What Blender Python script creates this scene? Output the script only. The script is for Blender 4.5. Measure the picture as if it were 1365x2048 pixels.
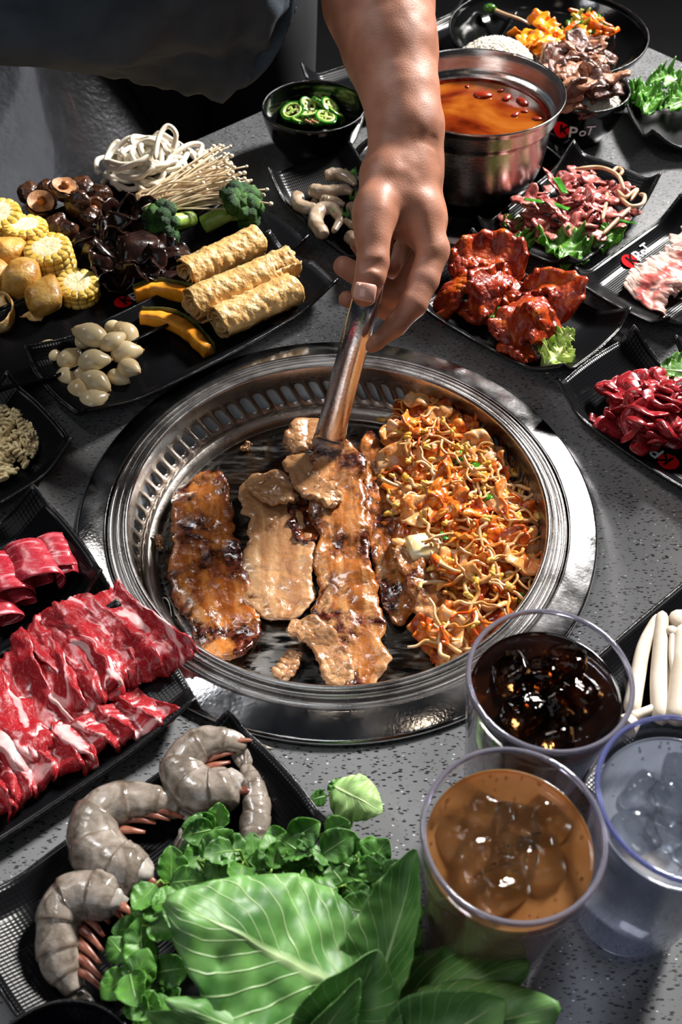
import bpy, math, random
import numpy as np
from mathutils import Vector, Matrix, noise as mnoise
for o in list(bpy.data.objects): bpy.data.objects.remove(o)
SC = bpy.context.scene
COL = SC.collection
R = math.radians
TZ = 0.75          # table top above the floor; everything below is written relative to the table top
HC = 0.69          # camera above the table top
PITCH = R(49.44); FPX = 2080.0
# ------------------------------------------------------------------ camera
cd = bpy.data.cameras.new('camera'); cam = bpy.data.objects.new('camera', cd); COL.objects.link(cam)
cam.location = (0, 0, HC); cam.rotation_euler = (math.pi/2 - PITCH, 0, 0)
cd.sensor_fit = 'HORIZONTAL'; cd.sensor_width = 24.0; cd.lens = FPX/1365*24.0
cd.clip_start = .01
cd.dof.use_dof = True; cd.dof.focus_distance = .90; cd.dof.aperture_fstop = 11.0
SC.camera = cam
# ------------------------------------------------------------------ world, light, exposure
w = bpy.data.worlds.new('world'); SC.world = w; w.use_nodes = True
w.node_tree.nodes['Background'].inputs[0].default_value = (.75, .85, 1, 1)
w.node_tree.nodes['Background'].inputs[1].default_value = .018
def area(name, loc, target, size, power, col=(1, 1, 1), sy=None):
    l = bpy.data.lights.new(name, 'AREA'); l.size = size; l.energy = power; l.color = col
    if sy: l.shape = 'RECTANGLE'; l.size_y = sy
    o = bpy.data.objects.new(name, l); COL.objects.link(o); o.location = loc
    o.rotation_euler = (Vector(target)-Vector(loc)).to_track_quat('-Z', 'Y').to_euler(); return o
area('key_softbox', (1.42, 2.38, 1.60), (.05, .75, 0), .45, 235, (1, .965, .92))
area('back_left_softbox', (-1.5, 1.6, 1.9), (-.2, .8, 0), .6, 8, (1, .95, .9))
area('chair_sheen_fill', (-.85, 1.05, 1.75), (-.5, 1.6, -.1), .4, 11, (.95, .97, 1))  # added light, placed so the chair back mirrors it as a sheen
area('front_fill', (-.7, -1.2, 1.9), (0, .8, 0), 1.6, 9.5, (.93, .96, 1))
def lamp(i, x, y, p):
    l = bpy.data.lights.new('ceiling_spot', 'POINT'); l.energy = p; l.shadow_soft_size = .03; l.color = (1, .83, .62)
    o = bpy.data.objects.new('ceiling_spot', l); COL.objects.link(o); o.location = (x, y, 1.9)
for i, (x, y) in enumerate([(-.9, .3), (-.5, 1.3), (.0, .9), (.45, .55), (.9, 1.2), (.5, -.1), (-.35, -.1), (.2, 1.8)]):
    lamp(i, x, y, .55)
SC.view_settings.view_transform = 'Standard'; SC.view_settings.look = 'None'
SC.view_settings.gamma = 1; SC.view_settings.use_curve_mapping = False
SC.view_settings.exposure = 0.0
# ------------------------------------------------------------------ picture point -> place in the room
CF = np.array([0, math.cos(PITCH), -math.sin(PITCH)]); CR = np.array([1., 0, 0]); CU = np.cross(CR, CF)
def ray(x, y): return (x-682.5)/FPX*CR-(y-1024)/FPX*CU+CF
def P(x, y, h=0.0):
    d = ray(x, y); t = (h-HC)/d[2]; return np.array([t*d[0], t*d[1], h])
def D(x, y, dep): return np.array([0, 0, HC])+ray(x, y)*dep
def s2l(c): return tuple(((v/255)/12.92 if v/255 <= .04045 else ((v/255+.055)/1.055)**2.4) for v in c)
def hx(h): return s2l((int(h[0:2], 16), int(h[2:4], 16), int(h[4:6], 16)))
# ------------------------------------------------------------------ materials
def nt(name):
    m = bpy.data.materials.new(name); m.use_nodes = True
    return m, m.node_tree.nodes, m.node_tree.links, m.node_tree.nodes['Principled BSDF']
MATS = {}
def ramp(nodes, stops):
    r = nodes.new('ShaderNodeValToRGB'); e = r.color_ramp.elements
    while len(e) < len(stops): e.new(.5)
    for i, (p, c) in enumerate(stops):
        e[i].position = p; e[i].color = (*(hx(c) if isinstance(c, str) else c), 1)
    return r
def M(name, stops, scale=60, detail=4, dist=.4, rough=.4, metal=0, bump=0, bscale=200, sss=0, ssr=.004, coat=0, trans=0, ior=1.45,
      coord='Object', stretch=(1, 1, 1), spec=.5, sheen=0, bdist=.001, emit=None, seedobj=True, rvar=0):
    if name in MATS: return MATS[name]
    m, N, L, b = nt(name)
    tc = N.new('ShaderNodeTexCoord'); mp = N.new('ShaderNodeMapping'); mp.inputs['Scale'].default_value = stretch
    L.new(tc.outputs[coord], mp.inputs[0])
    vec = mp.outputs[0]
    if seedobj:
        oi = N.new('ShaderNodeObjectInfo'); ad = N.new('ShaderNodeVectorMath'); ad.operation = 'ADD'
        sc = N.new('ShaderNodeVectorMath'); sc.operation = 'SCALE'; sc.inputs[0].default_value = (3, 7, 5); L.new(oi.outputs['Random'], sc.inputs['Scale'])
        L.new(vec, ad.inputs[0]); L.new(sc.outputs[0], ad.inputs[1]); vec = ad.outputs[0]
    if isinstance(stops, str): b.inputs['Base Color'].default_value = (*hx(stops), 1)
    else:
        n = N.new('ShaderNodeTexNoise'); n.inputs['Scale'].default_value = scale; n.inputs['Detail'].default_value = detail
        n.inputs['Distortion'].default_value = dist; L.new(vec, n.inputs['Vector'])
        r = ramp(N, stops); L.new(n.outputs['Fac'], r.inputs[0]); L.new(r.outputs[0], b.inputs['Base Color'])
        if sss: pass
    b.inputs['Roughness'].default_value = rough; b.inputs['Metallic'].default_value = metal
    b.inputs['Specular IOR Level'].default_value = spec; b.inputs['IOR'].default_value = ior
    if rvar:
        n3 = N.new('ShaderNodeTexNoise'); n3.inputs['Scale'].default_value = scale*2.3; L.new(vec, n3.inputs['Vector'])
        mr = N.new('ShaderNodeMapRange'); mr.inputs[1].default_value = .35; mr.inputs[2].default_value = .65
        mr.inputs[3].default_value = max(.02, rough-rvar); mr.inputs[4].default_value = rough+rvar
        L.new(n3.outputs['Fac'], mr.inputs[0]); L.new(mr.outputs[0], b.inputs['Roughness'])
    if sss:
        b.inputs['Subsurface Weight'].default_value = sss; b.inputs['Subsurface Scale'].default_value = ssr
        b.inputs['Subsurface Radius'].default_value = (1, .45, .25)
    if coat: b.inputs['Coat Weight'].default_value = coat; b.inputs['Coat Roughness'].default_value = .08
    if trans: b.inputs['Transmission Weight'].default_value = trans
    if sheen: b.inputs['Sheen Weight'].default_value = sheen
    if bump:
        n2 = N.new('ShaderNodeTexNoise'); n2.inputs['Scale'].default_value = bscale; n2.inputs['Detail'].default_value = 3; L.new(vec, n2.inputs['Vector'])
        bp = N.new('ShaderNodeBump'); bp.inputs['Strength'].default_value = bump; bp.inputs['Distance'].default_value = bdist
        L.new(n2.outputs['Fac'], bp.inputs['Height']); L.new(bp.outputs[0], b.inputs['Normal'])
    MATS[name] = m; return m
# ------------------------------------------------------------------ meshes as (verts, [faces...], uv)
def asF(F): return [np.asarray(f, dtype=np.int64) for f in F if len(f)]
def merge(ms):
    V = []; F = []; U = []; MI = []; n = 0
    hasuv = any(m[2] is not None for m in ms)
    for m in ms:
        V.append(m[0]); k = m[3] if len(m) > 3 else 0
        for f in asF(m[1]): F.append(f+n); MI.append(np.full(len(f), k))
        U.append(m[2] if m[2] is not None else np.zeros((len(m[0]), 2)))
        n += len(m[0])
    return (np.concatenate(V), F, np.concatenate(U) if hasuv else None, MI)
def mesh(name, m, mats, smooth=True):
    V, F, uv = m[0], asF(m[1]), m[2]
    me = bpy.data.meshes.new(name)
    nl = sum(f.size for f in F); nf = sum(len(f) for f in F)
    me.vertices.add(len(V)); me.vertices.foreach_set('co', np.asarray(V, dtype=np.float32).ravel())
    me.loops.add(nl); li = np.concatenate([f.ravel() for f in F]).astype(np.int32); me.loops.foreach_set('vertex_index', li)
    me.polygons.add(nf)
    tot = np.concatenate([np.full(len(f), f.shape[1]) for f in F]).astype(np.int32)
    st = np.concatenate([[0], np.cumsum(tot)[:-1]]).astype(np.int32)
    me.polygons.foreach_set('loop_start', st); me.polygons.foreach_set('loop_total', tot)
    if smooth: me.polygons.foreach_set('use_smooth', np.ones(nf, dtype=bool))
    if len(m) > 3 and isinstance(m[3], list): me.polygons.foreach_set('material_index', np.concatenate(m[3]).astype(np.int32))
    if uv is not None:
        ul = me.uv_layers.new(name='UVMap'); ul.data.foreach_set('uv', np.asarray(uv, dtype=np.float32)[li].ravel())
    for mt in (mats if isinstance(mats, (list, tuple)) else [mats]): me.materials.append(mt)
    me.update(calc_edges=True); me.validate()
    return me
def tag(o, label=None, cat=None, group=None, kind=None):
    if label: o['label'] = label
    if cat: o['category'] = cat
    if group: o['group'] = group
    if kind: o['kind'] = kind
    return o
def obj(name, m, mats, parent=None, loc=(0, 0, 0), rot=(0, 0, 0), scale=1, smooth=True):
    me = m if isinstance(m, bpy.types.Mesh) else mesh(name, m, mats, smooth)
    o = bpy.data.objects.new(name, me); COL.objects.link(o)
    if parent: o.parent = parent
    o.location = tuple(loc); o.rotation_euler = rot; o.scale = (scale,)*3 if not hasattr(scale, '__len__') else scale
    return o
def thing(name, label, cat, loc=(0, 0, 0), rot=(0, 0, 0), group=None):
    o = bpy.data.objects.new(name, None); COL.objects.link(o); o.empty_display_size = .02
    o.location = tuple(loc); o.rotation_euler = rot; return tag(o, label, cat, group)
def dup(root, loc, rot=None, scale=None, label=None):
    r = root.copy(); COL.objects.link(r); r.location = tuple(loc)
    if rot is not None: r.rotation_euler = rot
    if scale is not None: r.scale = (scale,)*3 if not hasattr(scale, '__len__') else scale
    if label: r['label'] = label
    for ch in list(root.children):
        c = ch.copy(); COL.objects.link(c); c.parent = r
        for g in list(ch.children):
            d = g.copy(); COL.objects.link(d); d.parent = c
    return r
def place(V, loc): return V-np.asarray(loc)
# noise
def vn(p, scale=1., seed=0):
    p = np.asarray(p)*scale+seed*17.31; i = np.floor(p).astype(np.int64); f = p-i; f = f*f*(3-2*f)
    def h(a, b, c):
        n = (a*73856093) ^ (b*19349663) ^ (c*83492791); n = (n ^ (n >> 13))*1274126177; n = n & 0x7fffffff
        n = (n ^ (n >> 15))*2246822519 & 0x7fffffff
        return (n % 65536)/32768.-1
    x, y, z = i[..., 0], i[..., 1], i[..., 2]; fx, fy, fz = f[..., 0], f[..., 1], f[..., 2]
    def L(a, b, t): return a+(b-a)*t
    return L(L(L(h(x, y, z), h(x+1, y, z), fx), L(h(x, y+1, z), h(x+1, y+1, z), fx), fy),
             L(L(h(x, y, z+1), h(x+1, y, z+1), fx), L(h(x, y+1, z+1), h(x+1, y+1, z+1), fx), fy), fz)
def fbm(p, scale=1., seed=0, o=3): return sum(vn(p, scale*2**k, seed+k)*.5**k for k in range(o))
def unit(v): return v/(np.linalg.norm(v, axis=-1, keepdims=True)+1e-12)
def spl(pts, n):
    p = np.asarray(pts, float); m = len(p)
    if m == 2: return p[0]+(p[1]-p[0])*np.linspace(0, 1, n)[:, None]
    q = np.vstack([2*p[0]-p[1], p, 2*p[-1]-p[-2]]); t = np.linspace(0, m-1-1e-9, n); i = np.floor(t).astype(int); f = (t-i)[:, None]
    a, b, c, d = q[i], q[i+1], q[i+2], q[i+3]
    return .5*((2*b)+(-a+c)*f+(2*a-5*b+4*c-d)*f*f+(-a+3*b-3*c+d)*f**3)
def tube(pts, r, seg=8, flat=1., upv=(0, 0, 1), cap=True):
    p = np.asarray(pts, float); n = len(p); r = np.broadcast_to(np.asarray(r, float), (n,))
    T = unit(np.gradient(p, axis=0)); N = np.zeros_like(p)
    u = np.array(upv, float); a = u-T[0]*(u@T[0])
    if np.linalg.norm(a) < 1e-3: u = np.array([1, .1, 0]); a = u-T[0]*(u@T[0])
    N[0] = a/np.linalg.norm(a)
    for i in range(1, n):
        a = N[i-1]-T[i]*(N[i-1]@T[i]); N[i] = a/(np.linalg.norm(a)+1e-12)
    B = np.cross(T, N); th = np.linspace(0, 2*np.pi, seg, endpoint=False)
    V = p[:, None]+r[:, None, None]*(np.cos(th)[None, :, None]*B[:, None]+flat*np.sin(th)[None, :, None]*N[:, None])
    V = V.reshape(-1, 3); i = np.arange(n-1)[:, None]*seg; j = np.arange(seg); k = (j+1) % seg
    F = np.stack([i+j, i+k, i+seg+k, i+seg+j], -1).reshape(-1, 4)
    uv = np.stack([np.repeat(np.linspace(0, 1, n), seg), np.tile(th/(2*np.pi), n)], -1)
    if cap:
        V = np.vstack([V, p[0], p[-1]]); uv = np.vstack([uv, [0, 0], [1, 0]])
        T1 = np.stack([np.full(seg, n*seg), k, j], -1); T2 = np.stack([np.full(seg, n*seg+1), (n-1)*seg+j, (n-1)*seg+k], -1)
        return (V, [F, np.vstack([T1, T2])], uv)
    return (V, [F], uv)
def rnd_r(n, r, e=.12):
    t = np.linspace(0, 1, n); q = np.minimum(1, np.minimum(t, 1-t)/e); return r*np.sqrt(np.maximum(.02, 1-(1-q)**2))
def lathe(prof, seg=64, close=False):
    p = np.asarray(prof, float); n = len(p); th = np.linspace(0, 2*np.pi, seg, endpoint=False)
    V = np.stack([p[:, 0, None]*np.cos(th), p[:, 0, None]*np.sin(th), np.repeat(p[:, 1, None], seg, 1)], -1).reshape(-1, 3)
    m = n if close else n-1; i = (np.arange(m)[:, None])*seg; i2 = ((np.arange(m)[:, None]+1) % n)*seg; j = np.arange(seg); k = (j+1) % seg
    F = np.stack([i+j, i+k, i2+k, i2+j], -1).reshape(-1, 4)
    return (V, [F], None)
def rprof(pts, n=4):   # round a polyline profile
    p = np.asarray(pts, float); out = [p[0]]
    for i in range(1, len(p)-1):
        a, b, c = p[i-1], p[i], p[i+1]; d = min(np.linalg.norm(a-b), np.linalg.norm(c-b))*.35
        s = b+(a-b)/np.linalg.norm(a-b)*d; e = b+(c-b)/np.linalg.norm(c-b)*d
        for t in np.linspace(0, 1, n): out.append((1-t)**2*s+2*t*(1-t)*b+t*t*e)
    out.append(p[-1]); return np.array(out)
def sheet(G, th=.002, edge=.35):
    nu, nv = G.shape[:2]; du = np.gradient(G, axis=0); dv = np.gradient(G, axis=1); n = unit(np.cross(du, dv))
    u = np.linspace(0, 1, nu)[:, None]; v = np.linspace(0, 1, nv)[None]
    e = np.minimum(np.minimum(u, 1-u)*nu/2, np.minimum(v, 1-v)*nv/2); k = edge+(1-edge)*np.clip(e, 0, 1)
    t = (th*k/2)[..., None]
    V = np.concatenate([(G+n*t).reshape(-1, 3), (G-n*t).reshape(-1, 3)]); c = nu*nv
    uv = np.stack(np.broadcast_arrays(u, v), -1).reshape(-1, 2); uv = np.vstack([uv, uv])
    i = np.arange(nu-1)[:, None]*nv+np.arange(nv-1)[None]; i = i.ravel(); A = np.stack([i, i+nv, i+nv+1, i+1], -1)
    b = np.concatenate([np.arange(nv), np.arange(1, nu)*nv+nv-1, (nu-1)*nv+np.arange(nv-2, -1, -1), np.arange(nu-2, 0, -1)*nv])
    b2 = np.roll(b, -1); S = np.stack([b, b2, b2+c, b+c], -1)
    return (V, [np.vstack([A, A[:, ::-1]+c, S])], uv)
def ball(n=2, seed=0, amp=0, fs=3., sc=(1, 1, 1)):
    import bmesh
    bm = bmesh.new(); bmesh.ops.create_icosphere(bm, subdivisions=n, radius=1)
    V = np.array([v.co[:] for v in bm.verts]); F = np.array([[v.index for v in f.verts] for f in bm.faces]); bm.free()
    if amp: V = V*(1+amp*fbm(V, fs, seed, 2))[:, None]
    return (V*np.array(sc), [F], None)
def rbox(sx, sy, sz, r=.2, n=6, seed=0, amp=0):
    V, F, _ = ball(3); A = np.abs(V).max(1, keepdims=True); C = V/A; k = r; V = unit(V); V = C*(1-k)+V*k
    V = V*np.array([sx, sy, sz])/2
    if amp: V = V+amp*np.stack([vn(V, 1.5/max(sx, sy, sz), seed+j) for j in range(3)], -1)*max(sx, sy, sz)
    return (V, F, None)
def xf(m, rot=(0, 0, 0), loc=(0, 0, 0), sc=1):
    Rm = np.array(Matrix.Rotation(rot[2], 3, 'Z')@Matrix.Rotation(rot[1], 3, 'Y')@Matrix.Rotation(rot[0], 3, 'X'))
    return (m[0]*sc@Rm.T+np.asarray(loc),)+tuple(m[1:])
def snet(fn, lo, hi, h):
    lo = np.array(lo, float); n = np.ceil((np.array(hi)-lo)/h).astype(int)+1
    ax = [lo[i]+h*np.arange(n[i]) for i in range(3)]; G = np.stack(np.meshgrid(*ax, indexing='ij'), -1)
    S = fn(G.reshape(-1, 3)).reshape(n); B = S < 0
    c = [B[a:n[0]-1+a, b:n[1]-1+b, d:n[2]-1+d] for a in (0, 1) for b in (0, 1) for d in (0, 1)]
    s = sum(x.astype(int) for x in c); act = (s > 0) & (s < 8); idx = -np.ones(act.shape, int); ii = np.argwhere(act); idx[act] = np.arange(len(ii))
    acc = np.zeros((len(ii), 3)); cnt = np.zeros(len(ii))
    cs = [(a, b, d) for a in (0, 1) for b in (0, 1) for d in (0, 1)]
    for p in range(8):
        for q in range(p+1, 8):
            if sum(abs(np.array(cs[p])-np.array(cs[q]))) != 1: continue
            A = ii+cs[p]; C = ii+cs[q]; sa = S[A[:, 0], A[:, 1], A[:, 2]]; sc_ = S[C[:, 0], C[:, 1], C[:, 2]]
            k = (sa < 0) != (sc_ < 0); t = np.where(k, sa/(sa-sc_+1e-20), 0)[:, None]
            acc += np.where(k[:, None], A+(C-A)*t, 0); cnt += k
    V = acc/cnt[:, None]*h+lo; Q = []
    for a in range(3):
        sl0 = [slice(1, -1)]*3; sl1 = [slice(1, -1)]*3; sl0[a] = slice(0, -1); sl1[a] = slice(1, None)
        b0 = B[tuple(sl0)]; b1 = B[tuple(sl1)]; e = np.argwhere(b0 != b1); fl = b0[b0 != b1]
        e = e+1; e[:, a] -= 1; u = (a+1) % 3; v = (a+2) % 3; du = np.eye(3, dtype=int)[u]; dv = np.eye(3, dtype=int)[v]
        q = np.stack([idx[tuple((e-du*i-dv*j).T)] for i, j in ((0, 0), (1, 0), (1, 1), (0, 1))], -1)
        Q.append(np.where(fl[:, None], q, q[:, ::-1]))
    return (V, [np.vstack(Q)], None)
def cap_d(p, a, b, ra, rb):
    a = np.asarray(a); b = np.asarray(b); ab = b-a; t = np.clip((p-a)@ab/(ab@ab+1e-12), 0, 1)
    return np.linalg.norm(p-a-t[:, None]*ab, axis=1)-(ra+(rb-ra)*t)
def smin(a, b, k): h = np.clip(.5+.5*(b-a)/k, 0, 1); return b+(a-b)*h-k*h*(1-h)
def chain_d(p, J, k=.006):
    d = None
    for (a, ra), (b, rb) in zip(J[:-1], J[1:]):
        c = cap_d(p, a, b, ra, rb); d = c if d is None else smin(d, c, k)
    return d
def inpoly(x, y, poly):
    c = False; j = len(poly)-1
    for i in range(len(poly)):
        xi, yi = poly[i]; xj, yj = poly[j]
        if (yi > y) != (yj > y) and x < (xj-xi)*(y-yi)/(yj-yi)+xi: c = not c
        j = i
    return c
rnd = random.Random(7)
# ================================================================== the setting
def table_mat():
    m, N, L, b = nt('speckled_quartz')
    tc = N.new('ShaderNodeTexCoord')
    n = N.new('ShaderNodeTexNoise'); n.inputs['Scale'].default_value = 9; n.inputs['Detail'].default_value = 6; L.new(tc.outputs['Object'], n.inputs['Vector'])
    base = ramp(N, [(.3, '56585a'), (.7, '6a6b6d')]); L.new(n.outputs['Fac'], base.inputs[0]); col = base.outputs[0]
    def flecks(scale, thr, rotv, colr, fac, col, st=(1, 2.6, 1)):
        dn = N.new('ShaderNodeTexNoise'); dn.inputs['Scale'].default_value = 14; L.new(tc.outputs['Object'], dn.inputs['Vector'])
        mp = N.new('ShaderNodeMapping'); mp.inputs['Rotation'].default_value = (0, 0, rotv); mp.inputs['Scale'].default_value = st; L.new(tc.outputs['Object'], mp.inputs[0])
        v = N.new('ShaderNodeTexVoronoi'); v.inputs['Scale'].default_value = scale; v.voronoi_dimensions = '3D'; L.new(mp.outputs[0], v.inputs['Vector'])
        c = N.new('ShaderNodeMath'); c.operation = 'LESS_THAN'; L.new(v.outputs['Distance'], c.inputs[0]); c.inputs[1].default_value = thr
        sx = N.new('ShaderNodeSeparateColor'); L.new(v.outputs['Color'], sx.inputs[0])
        g = N.new('ShaderNodeMath'); g.operation = 'GREATER_THAN'; g.inputs[1].default_value = 1-fac; L.new(sx.outputs[0], g.inputs[0])
        k = N.new('ShaderNodeMath'); k.operation = 'MULTIPLY'; L.new(c.outputs[0], k.inputs[0]); L.new(g.outputs[0], k.inputs[1])
        mx = N.new('ShaderNodeMix'); mx.data_type = 'RGBA'; L.new(k.outputs[0], mx.inputs[0]); L.new(col, mx.inputs[6]); mx.inputs[7].default_value = (*hx(colr), 1)
        return mx.outputs[2]
    for i, (s, t, r, c, f) in enumerate([(150, .26, .5, '1c1c1e', .45), (160, .26, 2.0, '242426', .5), (105, .2, 1.2, '121214', .3), (170, .22, 2.7, '5a5a5c', .6), (190, .17, .1, 'c9c9cb', .18), (230, .25, 1.6, '303032', .5)]):
        col = flecks(s, t, r, c, f, col)
    L.new(col, b.inputs['Base Color']); b.inputs['Roughness'].default_value = .3
    return m
QZ = table_mat()
d1 = unit(np.array([.742, .671])); d2 = unit(np.array([.652, -.758]))
A0 = P(395, 277)[:2]; B0 = P(1259, 75)[:2]
tt = np.linalg.solve(np.array([d1, -d2]).T, B0-A0); CN = A0+d1*tt[0]
quad = [CN, CN-d1*1.75, CN-d1*1.75+d2*1.3, CN+d2*1.3]
GC = np.array([-.0032, .5887])
def table():
    n = 256; th = np.linspace(0, 2*np.pi, n, endpoint=False)
    dirs = np.stack([np.cos(th), np.sin(th)], -1); out = []
    for d in dirs:
        best = 9
        for i in range(4):
            a, b = quad[i], quad[(i+1) % 4]; e = b-a; m = np.array([d, -e]).T
            if abs(np.linalg.det(m)) < 1e-9: continue
            s, t = np.linalg.solve(m, a-GC)
            if s > 0 and -1e-6 <= t <= 1+1e-6: best = min(best, s)
        out.append(GC+d*best)
    out = np.array(out)
    for q in quad:  # snap nearest to the corners
        out[np.argmin(np.linalg.norm(out-q, axis=1))] = q
    inn = GC+dirs*.205; rings = []
    for pts, z in ((inn, -.03), (inn, 0), (inn*.5+out*.5, 0), (out+(GC-out)*.004, 0), (out, -.004), (out, -.03)):
        rings.append(np.column_stack([pts, np.full(n, z)]))
    V = np.concatenate(rings); j = np.arange(n); k = (j+1) % n; F = []
    for i in range(6): a = i*n; c = ((i+1) % 6)*n; F.append(np.stack([a+j, c+j, c+k, a+k], -1))
    return (V, [np.vstack(F)], None)
tb = thing('dining_table', 'grey speckled quartz dining table with built-in round grill', 'table', (0, 0, 0))
obj('table_top', table(), QZ, tb, smooth=False)
BLK = M('black_laminate', '0c0c0e', rough=.5)
def boxm(a, b):
    a = np.array(a); b = np.array(b); V = np.array([[(a, b)[i][0], (a, b)[j][1], (a, b)[k][2]] for i in (0, 1) for j in (0, 1) for k in (0, 1)], float)
    return (V, [np.array([[0, 1, 3, 2], [4, 6, 7, 5], [0, 4, 5, 1], [2, 3, 7, 6], [0, 2, 6, 4], [1, 5, 7, 3]])], None)
obj('pedestal', boxm((-.25, .35, -.75), (.25, .85, -.09)), BLK, tb, smooth=False)
DW = M('dark_wall_paint', [(.3, '08080a'), (.7, '0e0e11')], scale=3, rough=.8)
DF = M('dark_floor_tile', [(.3, '0a0a0b'), (.7, '121214')], scale=4, rough=.5)
tag(obj('floor', boxm((-3, -2, -.8), (3, 4, -.75)), DF, smooth=False), kind='structure', label='dark floor')
tag(obj('wall_back', boxm((-3, 3.6, -.75), (3, 3.7, 2)), DW, smooth=False), kind='structure')
# vinyl chair behind the table
VIN = M('black_vinyl', [(.3, '4c4c50'), (.7, '5a5a5e')], scale=30, metal=.7, rough=.34, bump=.5, bscale=110, bdist=.002, coat=1, spec=1)
ch = thing('dining_chair', 'black glossy vinyl chair back behind the mushroom platter', 'chair', tuple(D(100, 420, 1.9)*np.array([1, 1, 0])+np.array([0, 0, -.75])))
c0 = np.array(ch.location)
def chair_back():
    TL, TR, BL, BR = D(-420, -260, 1.60), D(150, -10, 1.62), D(-420, 700, 1.62), D(345, 300, 1.72)
    u = np.linspace(0, 1, 24)[:, None, None]; v = np.linspace(0, 1, 30)[None, :, None]
    G = (TL*(1-v)+TR*v)*(1-u)+(BL*(1-v)+BR*v)*u
    n = unit(np.cross(TR-TL, BL-TL)); n = n if n[1] > 0 else -n
    G = G+n*(.09*np.clip((v-.72)/.28, 0, 1)**2+.03*np.cos(v*3)*1+.02*u)
    return G
G = chair_back(); obj('backrest', place_ := (lambda s: (s[0]-c0, s[1], s[2]))(sheet(G, .03)), VIN, ch)
obj('piping', (lambda s: (s[0]-c0, s[1], s[2]))(tube(G[:, -1], .006, 8)), M('chrome', 'b8b8bc', rough=.2, metal=1), ch)
for sx, sy in ((-.2, 0), (.2, 0), (-.2, .4), (.2, .4)):
    obj('leg', tube([(sx, sy, 0), (sx, sy, .42)], .015, 8), BLK, ch)
obj('seat', xf(rbox(.48, .45, .08, .3), (0, 0, 0), (0, .2, .45)), VIN, ch)
# ================================================================== stainless steel
def steel(name, col='b9b9bc', rough=.22, scr=.35, st=(1, 1, 1), bsc=400, rv=.1):
    if name in MATS: return MATS[name]
    m, N, L, b = nt(name); MATS[name] = m
    b.inputs['Metallic'].default_value = 1; b.inputs['Base Color'].default_value = (*hx(col), 1)
    tc = N.new('ShaderNodeTexCoord'); mp = N.new('ShaderNodeMapping'); mp.inputs['Scale'].default_value = st; L.new(tc.outputs['Object'], mp.inputs[0])
    n = N.new('ShaderNodeTexNoise'); n.inputs['Scale'].default_value = 35; n.inputs['Detail'].default_value = 6; L.new(mp.outputs[0], n.inputs['Vector'])
    mr = N.new('ShaderNodeMapRange'); mr.inputs[1].default_value = .3; mr.inputs[2].default_value = .7; mr.inputs[3].default_value = max(.04, rough-rv); mr.inputs[4].default_value = rough+rv
    L.new(n.outputs['Fac'], mr.inputs[0]); L.new(mr.outputs[0], b.inputs['Roughness'])
    n2 = N.new('ShaderNodeTexNoise'); n2.inputs['Scale'].default_value = bsc; n2.inputs['Detail'].default_value = 2; L.new(mp.outputs[0], n2.inputs['Vector'])
    bp = N.new('ShaderNodeBump'); bp.inputs['Strength'].default_value = scr; bp.inputs['Distance'].default_value = .0003; L.new(n2.outputs['Fac'], bp.inputs['Height']); L.new(bp.outputs[0], b.inputs['Normal'])
    return m
ST1 = steel('polished_steel', 'c4c3c4', .14, .25, rv=.07)
ST2 = steel('satin_steel', 'bdbbba', .27, .4)
ST3 = steel('worn_steel', 'c9c2ba', .33, .8, bsc=250)
# ------------------------------------------------------------------ the grill
gr = thing('table_grill', 'round stainless steel grill sunk in the grey table', 'grill', (*GC, 0))
obj('outer_ring', lathe(rprof([(.2245, .0005), (.2245, .0035), (.2225, .0060), (.2005, .0098), (.1990, .0098), (.1985, .004), (.2, .001)]), 160), ST1, gr)
obj('inner_ring', lathe(rprof([(.1985, .004), (.1972, .0085), (.1950, .0105), (.1928, .0085), (.1920, .0045), (.1905, .0045), (.1898, .0095), (.1880, .0125), (.1862, .0095), (.1857, .0065), (.1848, .0065), (.1838, .0115), (.1815, .0135), (.1793, .0115), (.1788, .0), (.179, -.004)]), 160), ST2, gr)
def slotted():
    NS = 78; Rw = .1788; z0, z1 = 0., -.040; pitch = 2*np.pi/NS; hw = pitch/2*Rw; n = 28
    ph = np.linspace(0, 2*np.pi, n, endpoint=False); zc = -.0175; hl = .0070; r = .0044
    dx, dz = np.cos(ph), np.sin(ph)
    # slot capsule
    sx = r*dx; sz = r*dz+np.where(dz > 0, hl, -hl)
    # cell rectangle, same angles
    H1 = z0-zc; H2 = zc-z1
    k = np.minimum(hw/np.maximum(np.abs(dx), 1e-6), np.where(dz > 0, H1, H2)/np.maximum(np.abs(dz), 1e-6))
    ox, oz = dx*k, dz*k
    ca = [np.arctan2(H1, hw), np.pi-np.arctan2(H1, hw), np.pi+np.arctan2(H2, hw), 2*np.pi-np.arctan2(H2, hw)]
    for a, (cx, cz) in zip(ca, ((hw, H1), (-hw, H1), (-hw, -H2), (hw, -H2))):
        i = np.argmin(np.abs(ph-a)); ox[i], oz[i] = cx, cz
    MV = []; MF = []; j = np.arange(n); kk = (j+1) % n
    for s in range(NS):
        th0 = s*pitch; base = s*n*3
        for X, Z, off in ((ox, oz, 0), (sx, sz, 0), (sx, sz, .0018)):
            z = zc+Z; a = th0+(X+.42*Z)/Rw; rr = Rw-.10*(-z)+off
            MV.append(np.column_stack([rr*np.cos(a), rr*np.sin(a), z]))
        MF.append(np.stack([base+j, base+kk, base+n+kk, base+n+j], -1)); MF.append(np.stack([base+n+j, base+n+kk, base+2*n+kk, base+2*n+j], -1))
    return (np.vstack(MV), [np.vstack(MF)], None)
obj('slotted_wall', slotted(), steel('wall_steel', 'beb6b0', .32, .4), gr, smooth=False)
obj('duct_liner', lathe([(.187, -.002), (.187, -.042), (.16, -.055)], 96), M('pale_duct', 'd4dde4', rough=.5), gr)
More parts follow.
